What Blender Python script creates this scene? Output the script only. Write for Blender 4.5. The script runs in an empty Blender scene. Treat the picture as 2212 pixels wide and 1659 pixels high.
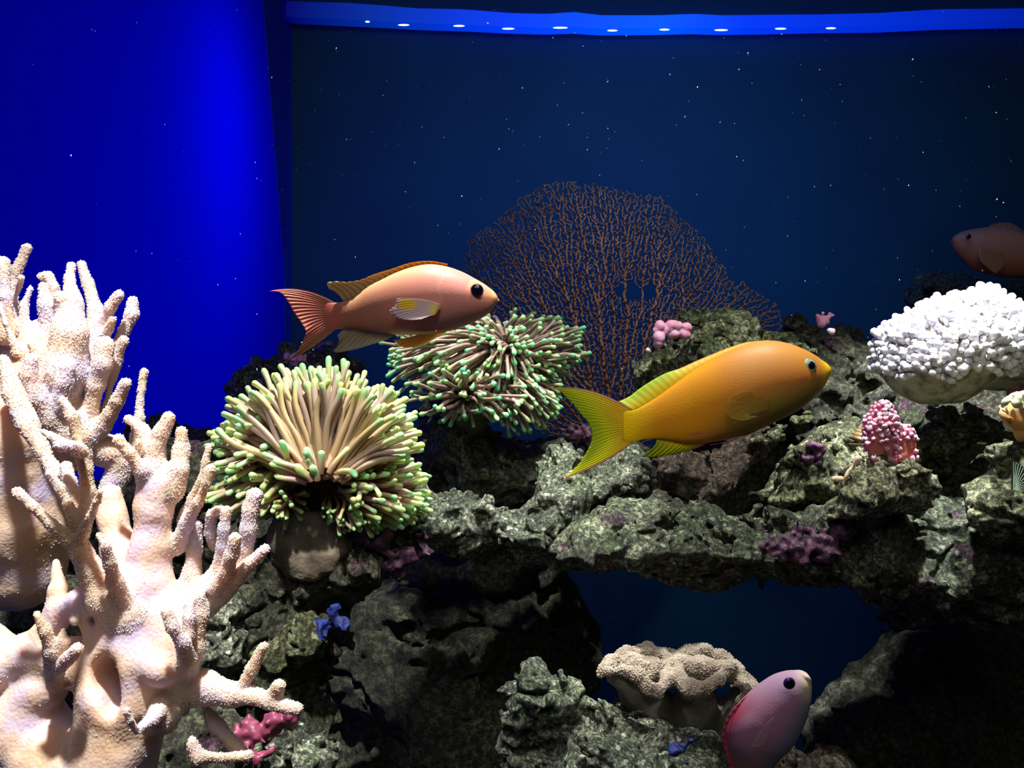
import bpy, math, random
import numpy as np
import openvdb as vdb
from mathutils import Vector

rng = np.random.default_rng(7)
C = bpy.context.scene.collection
sc = bpy.context.scene

# ------------------------------------------------------------------ camera
F = 1843.0                      # focal length in pixels of the 2212 x 1659 frame
ZC = 0.48                       # camera height above the tank floor (metres)
cam_d = bpy.data.cameras.new('camera')
cam_d.sensor_width = 36.0
cam_d.lens = 36.0 * F / 2212.0
cam_d.clip_start = 0.01
cam = bpy.data.objects.new('camera', cam_d)
cam.location = (0, 0, ZC)
cam.rotation_euler = (math.pi / 2, 0, 0)
C.objects.link(cam)
sc.camera = cam

# ------------------------------------------------------------------ view, world
sc.view_settings.view_transform = 'Standard'
sc.view_settings.look = 'None'
sc.view_settings.gamma = 1.0
sc.view_settings.use_curve_mapping = False
sc.view_settings.exposure = 0.0
sc.cycles.max_bounces = 5
sc.cycles.diffuse_bounces = 3
sc.cycles.glossy_bounces = 2
sc.cycles.transmission_bounces = 4
sc.cycles.transparent_max_bounces = 6
sc.cycles.caustics_reflective = False
sc.cycles.caustics_refractive = False
w = bpy.data.worlds.new('world')
sc.world = w
w.use_nodes = True
w.node_tree.nodes['Background'].inputs[0].default_value = (0.22, 0.30, 0.32, 1)
w.node_tree.nodes['Background'].inputs[1].default_value = 0.05

# ------------------------------------------------------------------ lamps of the tank hood, plus added fill lights
def emitter(name, kind, loc, target, power, col, size=0.1, size_y=None, spot=60, blend=0.5):
    d = bpy.data.lights.new(name, kind)
    d.energy = power
    d.color = col
    if kind == 'AREA':
        d.shape = 'RECTANGLE' if size_y else 'SQUARE'
        d.size = size
        if size_y: d.size_y = size_y
    else:
        d.shadow_soft_size = size
        if kind == 'SPOT':
            d.spot_size = math.radians(spot); d.spot_blend = blend
    o = bpy.data.objects.new(name, d)
    o.location = loc
    o.rotation_euler = (Vector(target) - Vector(loc)).to_track_quat('-Z', 'Y').to_euler()
    C.objects.link(o)
    return o
WHITE = (1.0, 0.98, 0.95)
emitter('hood_or_fill_lamp', 'SPOT', (-0.07, 0.10, ZC + 0.38), (-0.13, 0.27, ZC - 0.04), 27.0, WHITE, 0.012, spot=36, blend=0.6)
emitter('hood_or_fill_lamp', 'SPOT', (-0.04, 0.40, ZC + 0.45), (-0.06, 0.47, ZC - 0.06), 25.0, (1.0, 1.0, 0.92), 0.012, spot=36, blend=0.7)
emitter('hood_or_fill_lamp', 'SPOT', (0.27, 0.40, ZC + 0.42), (0.28, 0.50, ZC), 36.0, (0.96, 0.97, 1.0), 0.01, spot=33, blend=0.6)
emitter('hood_or_fill_lamp', 'SPOT', (0.12, 0.35, ZC + 0.44), (0.13, 0.46, ZC - 0.04), 14.0, (0.97, 1.0, 0.95), 0.014, spot=50, blend=0.8)
bl_ = emitter('wall_fill', 'AREA', (0.15, 0.62, ZC + 0.42), (0.15, 1.05, ZC + 0.10), 0.50, (0.12, 0.32, 1.0), 0.5, 0.1)  # added blue light to brighten the back wall
bl_.data.spread = math.radians(105)
emitter('front_fill', 'AREA', (0.0, -0.25, ZC + 0.5), (0.05, 0.5, ZC - 0.1), 0.95, (1.0, 0.97, 0.85), 0.5, 0.4)  # added unseen fill from the front
emitter('hood_or_fill_lamp', 'SPOT', (0.03, 0.08, ZC + 0.36), (0.04, 0.39, ZC + 0.01), 3.0, WHITE, 0.02, spot=30, blend=0.8)  # added fill to brighten the fish
emitter('hood_or_fill_lamp', 'SPOT', (0.12, 0.55, ZC + 0.50), (0.12, 0.86, ZC - 0.04), 3.8, (1.0, 0.90, 0.80), 0.02, spot=40, blend=0.9)  # added warm light to brighten the sea fan
# blue lamps behind the translucent end panel
emitter('panel_lamp', 'AREA', (-0.42, 0.83, ZC + 0.24), (-0.28, 0.835, ZC + 0.20), 0.24, (0.0, 0.02, 1.0), 0.07, 0.22)
emitter('panel_lamp', 'AREA', (-0.62, 0.65, ZC + 0.05), (-0.28, 0.65, ZC + 0.05), 0.85, (0.0, 0.02, 1.0), 0.5, 0.6)

# ------------------------------------------------------------------ helpers
def P(px, py, D):
    return np.array([(px - 1106.0) / F * D, D, ZC - (py - 829.5) / F * D])
def PP(pts, D):
    return np.array([P(p[0], p[1], p[2] if len(p) > 2 and p[2] else D) for p in pts])

def tag(o, label=None, cat=None, group=None, kind=None):
    if label: o['label'] = label
    if cat: o['category'] = cat
    if group: o['group'] = group
    if kind: o['kind'] = kind
    return o

def empty(name, loc, label, cat, group=None):
    o = bpy.data.objects.new(name, None)
    o.empty_display_size = 0.01
    o.location = [float(v) for v in loc]
    C.objects.link(o)
    return tag(o, label, cat, group)

def mesh_obj(name, V, faces=None, quads=None, tris=None, mat=None, parent=None, col=None, tval=None,
             smooth=True, normals=None, mats=None, mat_idx=None):
    """one mesh object; V are world coordinates"""
    V = np.asarray(V, dtype=np.float64)
    if parent is not None:
        org = np.array(parent['_org']) if '_org' in parent else np.array(parent.location)
    else:
        org = np.array([V[:, 0].mean(), V[:, 1].mean(), V[:, 2].min()])
    me = bpy.data.meshes.new(name)
    L = V - org
    if faces is not None:
        me.from_pydata(L.tolist(), [], [list(map(int, f)) for f in faces])
    else:
        q = np.zeros((0, 4), int) if quads is None else np.asarray(quads, int)
        t = np.zeros((0, 3), int) if tris is None else np.asarray(tris, int)
        me.vertices.add(len(L)); me.vertices.foreach_set('co', L.astype(np.float32).ravel())
        idx = np.concatenate([q.ravel(), t.ravel()]).astype(np.int32)
        tot = np.concatenate([np.full(len(q), 4), np.full(len(t), 3)]).astype(np.int32)
        st = np.concatenate([[0], np.cumsum(tot)[:-1]]).astype(np.int32)
        me.loops.add(len(idx)); me.loops.foreach_set('vertex_index', idx)
        me.polygons.add(len(tot)); me.polygons.foreach_set('loop_start', st)
        me.update(calc_edges=True)
    me.validate()
    me.polygons.foreach_set('use_smooth', np.full(len(me.polygons), smooth))
    if col is not None:
        a = me.attributes.new('Col', 'FLOAT_COLOR', 'POINT')
        c = np.ones((len(V), 4), np.float32); c[:, :3] = col
        a.data.foreach_set('color', c.ravel())
    if tval is not None:
        a = me.attributes.new('tv', 'FLOAT', 'POINT')
        a.data.foreach_set('value', np.asarray(tval, np.float32))
    for m in (mats or ([mat] if mat else [])):
        me.materials.append(m)
    if mat_idx is not None:
        me.polygons.foreach_set('material_index', np.asarray(mat_idx, np.int32))
    if normals is not None:
        me.normals_split_custom_set_from_vertices([tuple(n) for n in normals])
    o = bpy.data.objects.new(name, me)
    C.objects.link(o)
    if parent is not None:
        o.parent = parent
        o['_org'] = [float(v) for v in org]
    else:
        o.location = org
        o['_org'] = [float(v) for v in org]
    return o

# ---- smooth numpy noise on a regular grid (random lattice + cubic B-spline) ----
def bw(ax, o, s):
    u = (ax - o) / s
    i = np.floor(u).astype(int); f = u - i
    n = i.max() + 4
    W = np.zeros((len(ax), n))
    r = np.arange(len(ax))
    for k, wt in enumerate([(1 - f)**3 / 6, (3*f**3 - 6*f**2 + 4) / 6, (-3*f**3 + 3*f**2 + 3*f + 1) / 6, f**3 / 6]):
        W[r, i + k] += wt
    return W
def gnoise(xs, ys, zs, s, seed, sc3=(1, 1, 1)):
    g = np.random.default_rng(seed)
    Ws = [bw(a, a[0], s * k) for a, k in zip((xs, ys, zs), sc3)]
    lat = g.standard_normal([W.shape[1] for W in Ws])
    t = np.tensordot(Ws[0], lat, (1, 0))
    t = np.tensordot(t, Ws[1], (1, 1))     # x, lz, y
    t = np.tensordot(t, Ws[2], (1, 1))     # x, y, z
    return (t * 2.6).astype(np.float32)

class Field:
    def __init__(s, lo, hi, vox):
        s.vox = vox; s.lo = np.array(lo, float)
        n = np.ceil((np.array(hi) - s.lo) / vox).astype(int) + 1
        s.ax = [s.lo[i] + np.arange(n[i]) * vox for i in range(3)]
        s.d = np.full(n, 0.05, np.float32)
    def box(s, lo, hi):
        a = np.clip(np.floor((np.array(lo) - s.lo) / s.vox).astype(int), 0, None)
        b = np.ceil((np.array(hi) - s.lo) / s.vox).astype(int) + 1
        b = np.minimum(b, s.d.shape)
        sl = tuple(slice(int(a[i]), int(max(b[i], a[i]))) for i in range(3))
        return sl, [s.ax[i][sl[i]].astype(np.float32) for i in range(3)]
    def capsule(s, A, B, ra, rb, k=0.002):
        m = max(ra, rb) + k + 3 * s.vox
        sl, (x, y, z) = s.box(np.minimum(A, B) - m, np.maximum(A, B) + m)
        if min(len(x), len(y), len(z)) == 0: return
        X, Y, Z = x[:, None, None], y[None, :, None], z[None, None, :]
        d = B - A; L2 = float(d @ d) + 1e-12
        h = np.clip(((X - A[0]) * d[0] + (Y - A[1]) * d[1] + (Z - A[2]) * d[2]) / L2, 0, 1)
        q = np.sqrt((X - A[0] - h*d[0])**2 + (Y - A[1] - h*d[1])**2 + (Z - A[2] - h*d[2])**2) - (ra + (rb - ra) * h)
        s.smin(sl, q, k)
    def ellipsoid(s, c, r, k=0.002, sub=False):
        r = np.array(r, float); m = r + k + 3 * s.vox
        sl, (x, y, z) = s.box(c - m, c + m)
        if min(len(x), len(y), len(z)) == 0: return
        X, Y, Z = x[:, None, None], y[None, :, None], z[None, None, :]
        e = np.sqrt(((X - c[0]) / r[0])**2 + ((Y - c[1]) / r[1])**2 + ((Z - c[2]) / r[2])**2)
        q = (e - 1) * r.min()
        if sub:
            a = s.d[sl]; b = -q
            h = np.clip(0.5 - 0.5 * (a - b) / k, 0, 1)
            s.d[sl] = a * (1 - h) + b * h + k * h * (1 - h)
        else:
            s.smin(sl, q, k)
    def smin(s, sl, q, k):
        a = s.d[sl]
        h = np.clip(0.5 + 0.5 * (a - q) / k, 0, 1)
        s.d[sl] = a * (1 - h) + q * h - k * h * (1 - h)
    def noise(s, size, amp, seed, **kw):
        s.d += amp * gnoise(*s.ax, size, seed, **kw)
    def pits(s, size, amp, thr, seed, **kw):
        s.d += amp * np.clip(gnoise(*s.ax, size, seed, **kw) - thr, 0, 1.5)
    def mesh(s):
        g = vdb.FloatGrid(); g.background = 0.05
        d = s.d.copy()
        for i in range(3):
            idx = [slice(None)] * 3
            for e in (0, -1):
                idx[i] = e; d[tuple(idx)] = np.maximum(d[tuple(idx)], 0.3 * s.vox)
        g.copyFromArray(d)
        p, t, q = g.convertToPolygons(isovalue=0.0, adaptivity=0)
        V = np.array(p, dtype=np.float64) * s.vox + s.lo
        return V, np.array(q).astype(int), np.array(t).astype(int)

def keep_big(V, Q, T, frac=0.03):
    """drop the crumbs that noise leaves loose"""
    n = len(V); lab = np.arange(n)
    E = np.concatenate([Q[:, [0, 1]], Q[:, [1, 2]], Q[:, [2, 3]], Q[:, [3, 0]]] + ([T[:, [0, 1]], T[:, [1, 2]]] if len(T) else []))
    for _ in range(400):
        m = np.minimum(lab[E[:, 0]], lab[E[:, 1]])
        new = lab.copy()
        np.minimum.at(new, E[:, 0], m); np.minimum.at(new, E[:, 1], m)
        new = new[new]
        new = new[new]
        if (new == lab).all(): break
        lab = new
    cnt = np.bincount(lab, minlength=n)
    ok = cnt[lab] >= max(cnt.max() * frac, 10)
    ren = np.cumsum(ok) - 1
    Q = Q[ok[Q[:, 0]]]; T = T[ok[T[:, 0]]] if len(T) else T
    return V[ok], ren[Q], ren[T] if len(T) else T

def vnormals(V, Q):
    n = np.zeros_like(V)
    f = np.cross(V[Q[:, 2]] - V[Q[:, 0]], V[Q[:, 3]] - V[Q[:, 1]])
    for k in range(4): np.add.at(n, Q[:, k], f)
    return n / (np.linalg.norm(n, axis=1, keepdims=True) + 1e-12)

def poly_sdf(X, Z, pts):
    """signed distance to polygon on broadcast X, Z (negative inside)"""
    d = np.full(np.broadcast(X, Z).shape, 1e9); ins = np.zeros(d.shape, bool)
    n = len(pts)
    for i in range(n):
        a = pts[i]; b = pts[(i + 1) % n]
        e = b - a
        wx, wz = X - a[0], Z - a[1]
        h = np.clip((wx * e[0] + wz * e[1]) / (e @ e + 1e-15), 0, 1)
        d = np.minimum(d, (wx - e[0] * h)**2 + (wz - e[1] * h)**2)
        c1 = (a[1] <= Z) & (b[1] > Z) & (e[0] * wz - e[1] * wx > 0)
        c2 = (a[1] > Z) & (b[1] <= Z) & (e[0] * wz - e[1] * wx < 0)
        ins ^= (c1 | c2)
    return np.where(ins, -1, 1) * np.sqrt(d)

# ------------------------------------------------------------------ materials
def new_mat(name):
    m = bpy.data.materials.new(name); m.use_nodes = True
    nt = m.node_tree
    return m, nt, nt.nodes['Principled BSDF'], nt.nodes['Material Output']
def nd(nt, t, **kw):
    n = nt.nodes.new(t)
    for k, v in kw.items():
        if k in n.inputs: n.inputs[k].default_value = v
        else: setattr(n, k, v)
    return n
def ramp(nt, fac, stops, interp='LINEAR'):
    r = nt.nodes.new('ShaderNodeValToRGB'); r.color_ramp.interpolation = interp
    while len(r.color_ramp.elements) < len(stops): r.color_ramp.elements.new(0.5)
    for e, (p, c) in zip(r.color_ramp.elements, stops):
        e.position = p; e.color = (*c, 1) if len(c) == 3 else c
    nt.links.new(fac, r.inputs[0])
    return r
def mixc(nt, fac, a, b, mode='MIX'):
    n = nt.nodes.new('ShaderNodeMix'); n.data_type = 'RGBA'; n.blend_type = mode
    for s, v in ((0, fac), (6, a), (7, b)):
        if hasattr(v, 'is_linked'): nt.links.new(v, n.inputs[s])
        else: n.inputs[s].default_value = v if s == 0 else (*v, 1)
    return n.outputs[2]

def rock_mat(name, dark, mid, light, scale=1.0, purple=0.0, bump=1.0, spark=0.5):
    m, nt, b, out = new_mat(name)
    g = nd(nt, 'ShaderNodeNewGeometry').outputs['Position']
    n1 = nd(nt, 'ShaderNodeTexNoise', Scale=38 * scale, Detail=6.0, Roughness=0.7); nt.links.new(g, n1.inputs['Vector'])
    n2 = nd(nt, 'ShaderNodeTexNoise', Scale=420 * scale, Detail=6.0, Roughness=0.8); nt.links.new(g, n2.inputs['Vector'])
    n3 = nd(nt, 'ShaderNodeTexNoise', Scale=24, Detail=3.0, Roughness=0.6); nt.links.new(g, n3.inputs['Vector'])
    vo = nd(nt, 'ShaderNodeTexVoronoi', Scale=420 * scale); nt.links.new(g, vo.inputs['Vector'])
    r1 = ramp(nt, n1.outputs[0], [(0.32, dark), (0.5, mid), (0.68, light)])
    r2 = ramp(nt, n2.outputs[0], [(0.40, (0.12, 0.12, 0.10)), (0.5, (0.55, 0.55, 0.53)), (0.60, (2.4, 2.4, 2.2))])
    n4 = nd(nt, 'ShaderNodeTexNoise', Scale=70, Detail=2.0); nt.links.new(g, n4.inputs['Vector'])
    rg = ramp(nt, n3.outputs[0], [(0.54, (0, 0, 0)), (0.66, (0.55, 0.55, 0.55))])
    c = mixc(nt, rg.outputs[0], r1.outputs[0], (mid[0] * 0.8, mid[1] * 1.1, mid[2] * 0.6))
    if purple:
        rp = ramp(nt, n4.outputs[0], [(0.64 - 0.1 * purple, (0, 0, 0)), (0.70 - 0.1 * purple, (0.7, 0.7, 0.7))])
        c = mixc(nt, rp.outputs[0], c, (0.10, 0.035, 0.08))
    c = mixc(nt, 1.0, c, r2.outputs[0], 'MULTIPLY')
    sp = ramp(nt, vo.outputs['Color'], [(0.80, (0, 0, 0)), (0.90, (1, 1, 1))])
    spm = nd(nt, 'ShaderNodeMath', operation='MULTIPLY'); nt.links.new(sp.outputs[0], spm.inputs[0]); spm.inputs[1].default_value = spark
    c = mixc(nt, spm.outputs[0], c, tuple(min(1, v * 1.8) for v in light))
    nt.links.new(c, b.inputs['Base Color'])
    b.inputs['Roughness'].default_value = 0.55
    b.inputs['Specular IOR Level'].default_value = 0.5
    bp = nd(nt, 'ShaderNodeBump', Strength=1.0 * bump, Distance=0.0022)
    add = nd(nt, 'ShaderNodeMath', operation='ADD'); nt.links.new(n2.outputs[0], add.inputs[0]); nt.links.new(n1.outputs[0], add.inputs[1])
    nt.links.new(add.outputs[0], bp.inputs['Height'])
    nt.links.new(bp.outputs[0], b.inputs['Normal'])
    return m
ROCK = rock_mat('live_rock', (0.025, 0.030, 0.018), (0.10, 0.115, 0.070), (0.38, 0.41, 0.29), purple=0.4)
ROCKG = rock_mat('grey_rock', (0.04, 0.045, 0.034), (0.15, 0.17, 0.125), (0.46, 0.48, 0.38), 1.25, spark=0.8)
ROCKY = rock_mat('yellow_green_rock', (0.03, 0.035, 0.014), (0.13, 0.145, 0.065), (0.50, 0.51, 0.32), 0.9)
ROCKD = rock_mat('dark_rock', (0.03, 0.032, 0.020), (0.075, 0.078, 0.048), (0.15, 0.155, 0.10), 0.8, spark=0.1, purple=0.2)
ROCKS = rock_mat('shaded_boulder_rock', (0.022, 0.022, 0.013), (0.048, 0.048, 0.030), (0.09, 0.092, 0.06), 0.6, spark=0.06)  # shade on the boulders put into a darker rock colour
ROCKP = rock_mat('lightened_yellow_rock', (0.05, 0.05, 0.025), (0.26, 0.26, 0.14), (0.70, 0.70, 0.48), 1.3, spark=0.7)  # colour lightened to offset the coral's shadow on the small rock
ROCKB = rock_mat('brown_rock', (0.04, 0.03, 0.02), (0.10, 0.07, 0.05), (0.2, 0.14, 0.12), 0.8, spark=0.15)

def coral_mat(name, stops, sss=0.0, rough=0.6, nscale=60, bscale=900, bstr=0.4, bdist=0.0006, spec=0.4):
    m, nt, b, out = new_mat(name)
    g = nd(nt, 'ShaderNodeNewGeometry').outputs['Position']
    n1 = nd(nt, 'ShaderNodeTexNoise', Scale=nscale, Detail=4.0); nt.links.new(g, n1.inputs['Vector'])
    r = ramp(nt, n1.outputs[0], stops)
    nt.links.new(r.outputs[0], b.inputs['Base Color'])
    b.inputs['Roughness'].default_value = rough
    b.inputs['Specular IOR Level'].default_value = spec
    if sss:
        b.inputs['Subsurface Weight'].default_value = sss
        b.inputs['Subsurface Radius'].default_value = (1.0, 0.5, 0.3)
        b.inputs['Subsurface Scale'].default_value = 0.006
    v = nd(nt, 'ShaderNodeTexVoronoi', Scale=bscale); nt.links.new(g, v.inputs['Vector'])
    bp = nd(nt, 'ShaderNodeBump', Strength=bstr, Distance=bdist, invert=True)
    nt.links.new(v.outputs[0], bp.inputs['Height']); nt.links.new(bp.outputs[0], b.inputs['Normal'])
    return m
FINGER = coral_mat('finger_coral_skin', [(0.35, (0.74, 0.50, 0.32)), (0.5, (0.74, 0.53, 0.42)), (0.65, (0.66, 0.54, 0.70))], sss=0.5, bdist=0.0004)
FUZZ = coral_mat('polyp_fuzz', [(0.4, (0.80, 0.66, 0.58)), (0.6, (0.88, 0.78, 0.80))], bstr=0.0)

def attr_mat(name, rough=0.45, transl=0.0, alpha=1.0, spec=0.5, sss=0.0, scales=0.0, sscale=900):
    m, nt, b, out = new_mat(name)
    a = nd(nt, 'ShaderNodeAttribute', attribute_name='Col')
    nt.links.new(a.outputs['Color'], b.inputs['Base Color'])
    b.inputs['Roughness'].default_value = rough
    b.inputs['Specular IOR Level'].default_value = spec
    b.inputs['Alpha'].default_value = alpha
    if sss:
        b.inputs['Subsurface Weight'].default_value = sss
        b.inputs['Subsurface Radius'].default_value = (1, .6, .4)
        b.inputs['Subsurface Scale'].default_value = 0.003
    if scales:
        g = nd(nt, 'ShaderNodeNewGeometry').outputs['Position']
        v = nd(nt, 'ShaderNodeTexVoronoi', Scale=sscale); nt.links.new(g, v.inputs['Vector'])
        bp = nd(nt, 'ShaderNodeBump', Strength=scales, Distance=0.00015, invert=True)
        nt.links.new(v.outputs[0], bp.inputs['Height']); nt.links.new(bp.outputs[0], b.inputs['Normal'])
    if transl:
        t = nd(nt, 'ShaderNodeBsdfTranslucent'); nt.links.new(a.outputs['Color'], t.inputs[0])
        mx = nd(nt, 'ShaderNodeMixShader'); mx.inputs[0].default_value = transl
        nt.links.new(b.outputs[0], mx.inputs[1]); nt.links.new(t.outputs[0], mx.inputs[2])
        nt.links.new(mx.outputs[0], out.inputs[0])
    return m
SKIN = attr_mat('fish_skin', rough=0.5, scales=0.25, sscale=1300, spec=0.22)
FIN = attr_mat('fish_fin', rough=0.5, transl=0.25)
FINT = attr_mat('clear_fish_fin', rough=0.4, transl=0.3, alpha=0.8)
FINV = attr_mat('very_clear_fin', rough=0.5, alpha=0.20, spec=0.1)
TENT = attr_mat('tentacle_skin', rough=0.35, transl=0.25)
COLM = attr_mat('coral_skin', rough=0.55)

def flat_mat(name, col, rough=0.5, spec=0.5, emit=None, es=0.0, metallic=0.0):
    m, nt, b, out = new_mat(name)
    b.inputs['Base Color'].default_value = (*col, 1)
    b.inputs['Roughness'].default_value = rough
    b.inputs['Specular IOR Level'].default_value = spec
    if emit:
        b.inputs['Emission Color'].default_value = (*emit, 1); b.inputs['Emission Strength'].default_value = es
    return m

# ------------------------------------------------------------------ the tank itself
def box_obj(name, lo, hi, mat, **kw):
    lo = np.array(lo); hi = np.array(hi)
    V = np.array([[(lo, hi)[i][0], (lo, hi)[j][1], (lo, hi)[k][2]] for i in (0, 1) for j in (0, 1) for k in (0, 1)])
    fs = [(0, 1, 3, 2), (4, 6, 7, 5), (0, 4, 5, 1), (2, 3, 7, 6), (0, 2, 6, 4), (1, 5, 7, 3)]
    return mesh_obj(name, V, faces=fs, mat=mat, smooth=False, **kw)
XL = -0.2775; YB = 1.05
def wall_mat():
    m, nt, b, out = new_mat('navy_back_wall')
    g = nd(nt, 'ShaderNodeNewGeometry').outputs['Position']
    n = nd(nt, 'ShaderNodeTexNoise', Scale=7, Detail=4.0); nt.links.new(g, n.inputs['Vector'])
    r = ramp(nt, n.outputs[0], [(0.3, (0.008, 0.060, 0.125)), (0.7, (0.010, 0.080, 0.150))])
    nt.links.new(r.outputs[0], b.inputs['Base Color'])
    b.inputs['Roughness'].default_value = 0.6; b.inputs['Specular IOR Level'].default_value = 0.15
    return m
WALL = wall_mat()
o = box_obj('wall_back', (XL, YB, -0.02), (1.1, YB + 0.02, ZC + 0.62), WALL); tag(o, 'dark navy back wall of the aquarium', kind='structure')
o = box_obj('floor', (XL, -0.05, -0.02), (1.1, YB, 0.0), ROCKD); tag(o, 'dark floor of the aquarium', kind='structure')
# translucent blue end panel, lit from behind
m, nt, b, out = new_mat('blue_backlit_acrylic')
tr = nd(nt, 'ShaderNodeBsdfTranslucent'); tr.inputs[0].default_value = (0.0, 0.01, 0.9, 1)
b.inputs['Base Color'].default_value = (0.0, 0.004, 0.10, 1); b.inputs['Roughness'].default_value = 0.5; b.inputs['Specular IOR Level'].default_value = 0.1
mx = nd(nt, 'ShaderNodeMixShader'); mx.inputs[0].default_value = 0.75
nt.links.new(b.outputs[0], mx.inputs[1]); nt.links.new(tr.outputs[0], mx.inputs[2]); nt.links.new(mx.outputs[0], out.inputs[0])
PANEL = m
V = np.array([[XL, 0.0, 0.0], [XL, YB, 0.0], [XL, YB, ZC + 0.62], [XL, 0.0, ZC + 0.62]])
o = mesh_obj('wall_left', V, faces=[(0, 1, 2, 3)], mat=PANEL, smooth=False); tag(o, 'glowing blue translucent end panel of the aquarium', kind='structure')
# dark seal along the corner: a long wedge, wider at the top
SEAL = flat_mat('corner_seal', (0.01, 0.04, 0.6), 0.6, 0.1)
zt, zb = ZC + 0.55, ZC + 0.13
V = []
for z, y0 in ((zt, 0.905), (zb, 1.035), (0.0, 1.035)):
    V += [[XL + 0.0012, y0, z], [XL + 0.0012, YB, z], [XL + 0.0065, YB, z], [XL + 0.0025, y0, z]]
fs = [(0, 1, 2, 3), (11, 10, 9, 8)]
for r in (0, 4):
    for k in range(4):
        fs.append((r + k, r + 4 + k, r + 4 + (k + 1) % 4, r + (k + 1) % 4))
o = mesh_obj('trim_1', V, faces=fs, mat=SEAL, smooth=False); tag(o, 'dark blue seal in the corner between blue panel and back wall', kind='structure')

# water-surface reflection painted as a glowing wavy blue band with white glints
REFLECT, nt, b, out = new_mat('blue_reflection_glow')
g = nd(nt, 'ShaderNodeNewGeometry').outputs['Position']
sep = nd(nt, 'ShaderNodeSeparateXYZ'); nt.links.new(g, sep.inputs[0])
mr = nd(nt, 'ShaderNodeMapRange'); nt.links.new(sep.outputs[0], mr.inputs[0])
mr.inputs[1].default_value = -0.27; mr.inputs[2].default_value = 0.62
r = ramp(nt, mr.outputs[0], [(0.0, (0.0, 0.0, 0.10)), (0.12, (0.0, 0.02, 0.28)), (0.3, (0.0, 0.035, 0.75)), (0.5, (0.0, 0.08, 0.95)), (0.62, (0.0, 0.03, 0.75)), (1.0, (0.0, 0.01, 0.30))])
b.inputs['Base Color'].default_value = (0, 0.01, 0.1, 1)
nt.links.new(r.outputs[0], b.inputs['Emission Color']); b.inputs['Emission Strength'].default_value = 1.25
GLINT = flat_mat('white_glint_glow', (0.8, 0.9, 0.8), 0.3, emit=(0.75, 1.0, 0.8), es=1.6)  # glowing glints of the water reflection
BAND_EDGE = flat_mat('reflection_band_edge', (0.004, 0.01, 0.05), 0.6, 0.1)  # unused dark edge colour for the reflection band
DB = 1.02
top = [(618, 2), (660, 4), (750, 6), (830, 12), (900, 18), (1000, 20), (1100, 28), (1180, 30), (1240, 26), (1300, 33), (1420, 33), (1500, 30), (1560, 33), (1650, 32), (1780, 31), (1900, 28), (2030, 20), (2212, 18), (2340, 18)]
bot = [(618, 40), (660, 42), (750, 46), (830, 50), (900, 54), (1000, 57), (1100, 62), (1180, 64), (1240, 62), (1300, 66), (1420, 65), (1500, 63), (1560, 65), (1650, 64), (1780, 61), (1900, 60), (2030, 54), (2212, 50), (2340, 50)]
n = len(top)
reflection_root = empty('water_reflection', P(1400, 66, DB), 'long blue water-surface reflection on the back wall, painted as a glowing band', 'light')
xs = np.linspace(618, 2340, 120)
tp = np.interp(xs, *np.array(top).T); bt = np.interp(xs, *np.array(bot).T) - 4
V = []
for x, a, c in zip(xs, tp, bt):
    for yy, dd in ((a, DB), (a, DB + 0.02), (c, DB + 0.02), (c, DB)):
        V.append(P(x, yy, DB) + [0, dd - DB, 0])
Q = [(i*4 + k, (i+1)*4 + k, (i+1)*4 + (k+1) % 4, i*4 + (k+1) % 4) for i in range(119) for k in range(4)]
mesh_obj('reflection_band', V, quads=Q, mat=REFLECT, parent=reflection_root, smooth=False)
def ico(c, r, sub=1, sq=(1, 1, 1)):
    t = (1 + 5**0.5) / 2
    v = np.array([(-1, t, 0), (1, t, 0), (-1, -t, 0), (1, -t, 0), (0, -1, t), (0, 1, t), (0, -1, -t), (0, 1, -t), (t, 0, -1), (t, 0, 1), (-t, 0, -1), (-t, 0, 1)], float)
    v /= np.linalg.norm(v[0])
    f = [(0,11,5),(0,5,1),(0,1,7),(0,7,10),(0,10,11),(1,5,9),(5,11,4),(11,10,2),(10,7,6),(7,1,8),(3,9,4),(3,4,2),(3,2,6),(3,6,8),(3,8,9),(4,9,5),(2,4,11),(6,2,10),(8,6,7),(9,8,1)]
    v = list(v)
    for _ in range(sub):
        mid = {}; nf = []
        def mp(a, b):
            k = (min(a, b), max(a, b))
            if k not in mid:
                p = v[a] + v[b]; v.append(p / np.linalg.norm(p)); mid[k] = len(v) - 1
            return mid[k]
        for a, b_, c_ in f:
            x, y, z = mp(a, b_), mp(b_, c_), mp(c_, a)
            nf += [(a, x, z), (b_, y, x), (c_, z, y), (x, y, z)]
        f = nf
    return np.array(v) * r * np.array(sq) + c, np.array(f)

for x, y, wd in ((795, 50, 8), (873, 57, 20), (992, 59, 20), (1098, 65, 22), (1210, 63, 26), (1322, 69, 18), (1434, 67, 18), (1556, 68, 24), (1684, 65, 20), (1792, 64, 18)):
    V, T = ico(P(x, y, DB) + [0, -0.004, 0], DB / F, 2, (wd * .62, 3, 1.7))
    mesh_obj('emitter', V, tris=T, mat=GLINT, parent=reflection_root)  # mirrored light spots in the water, built as glowing ellipsoids

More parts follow.
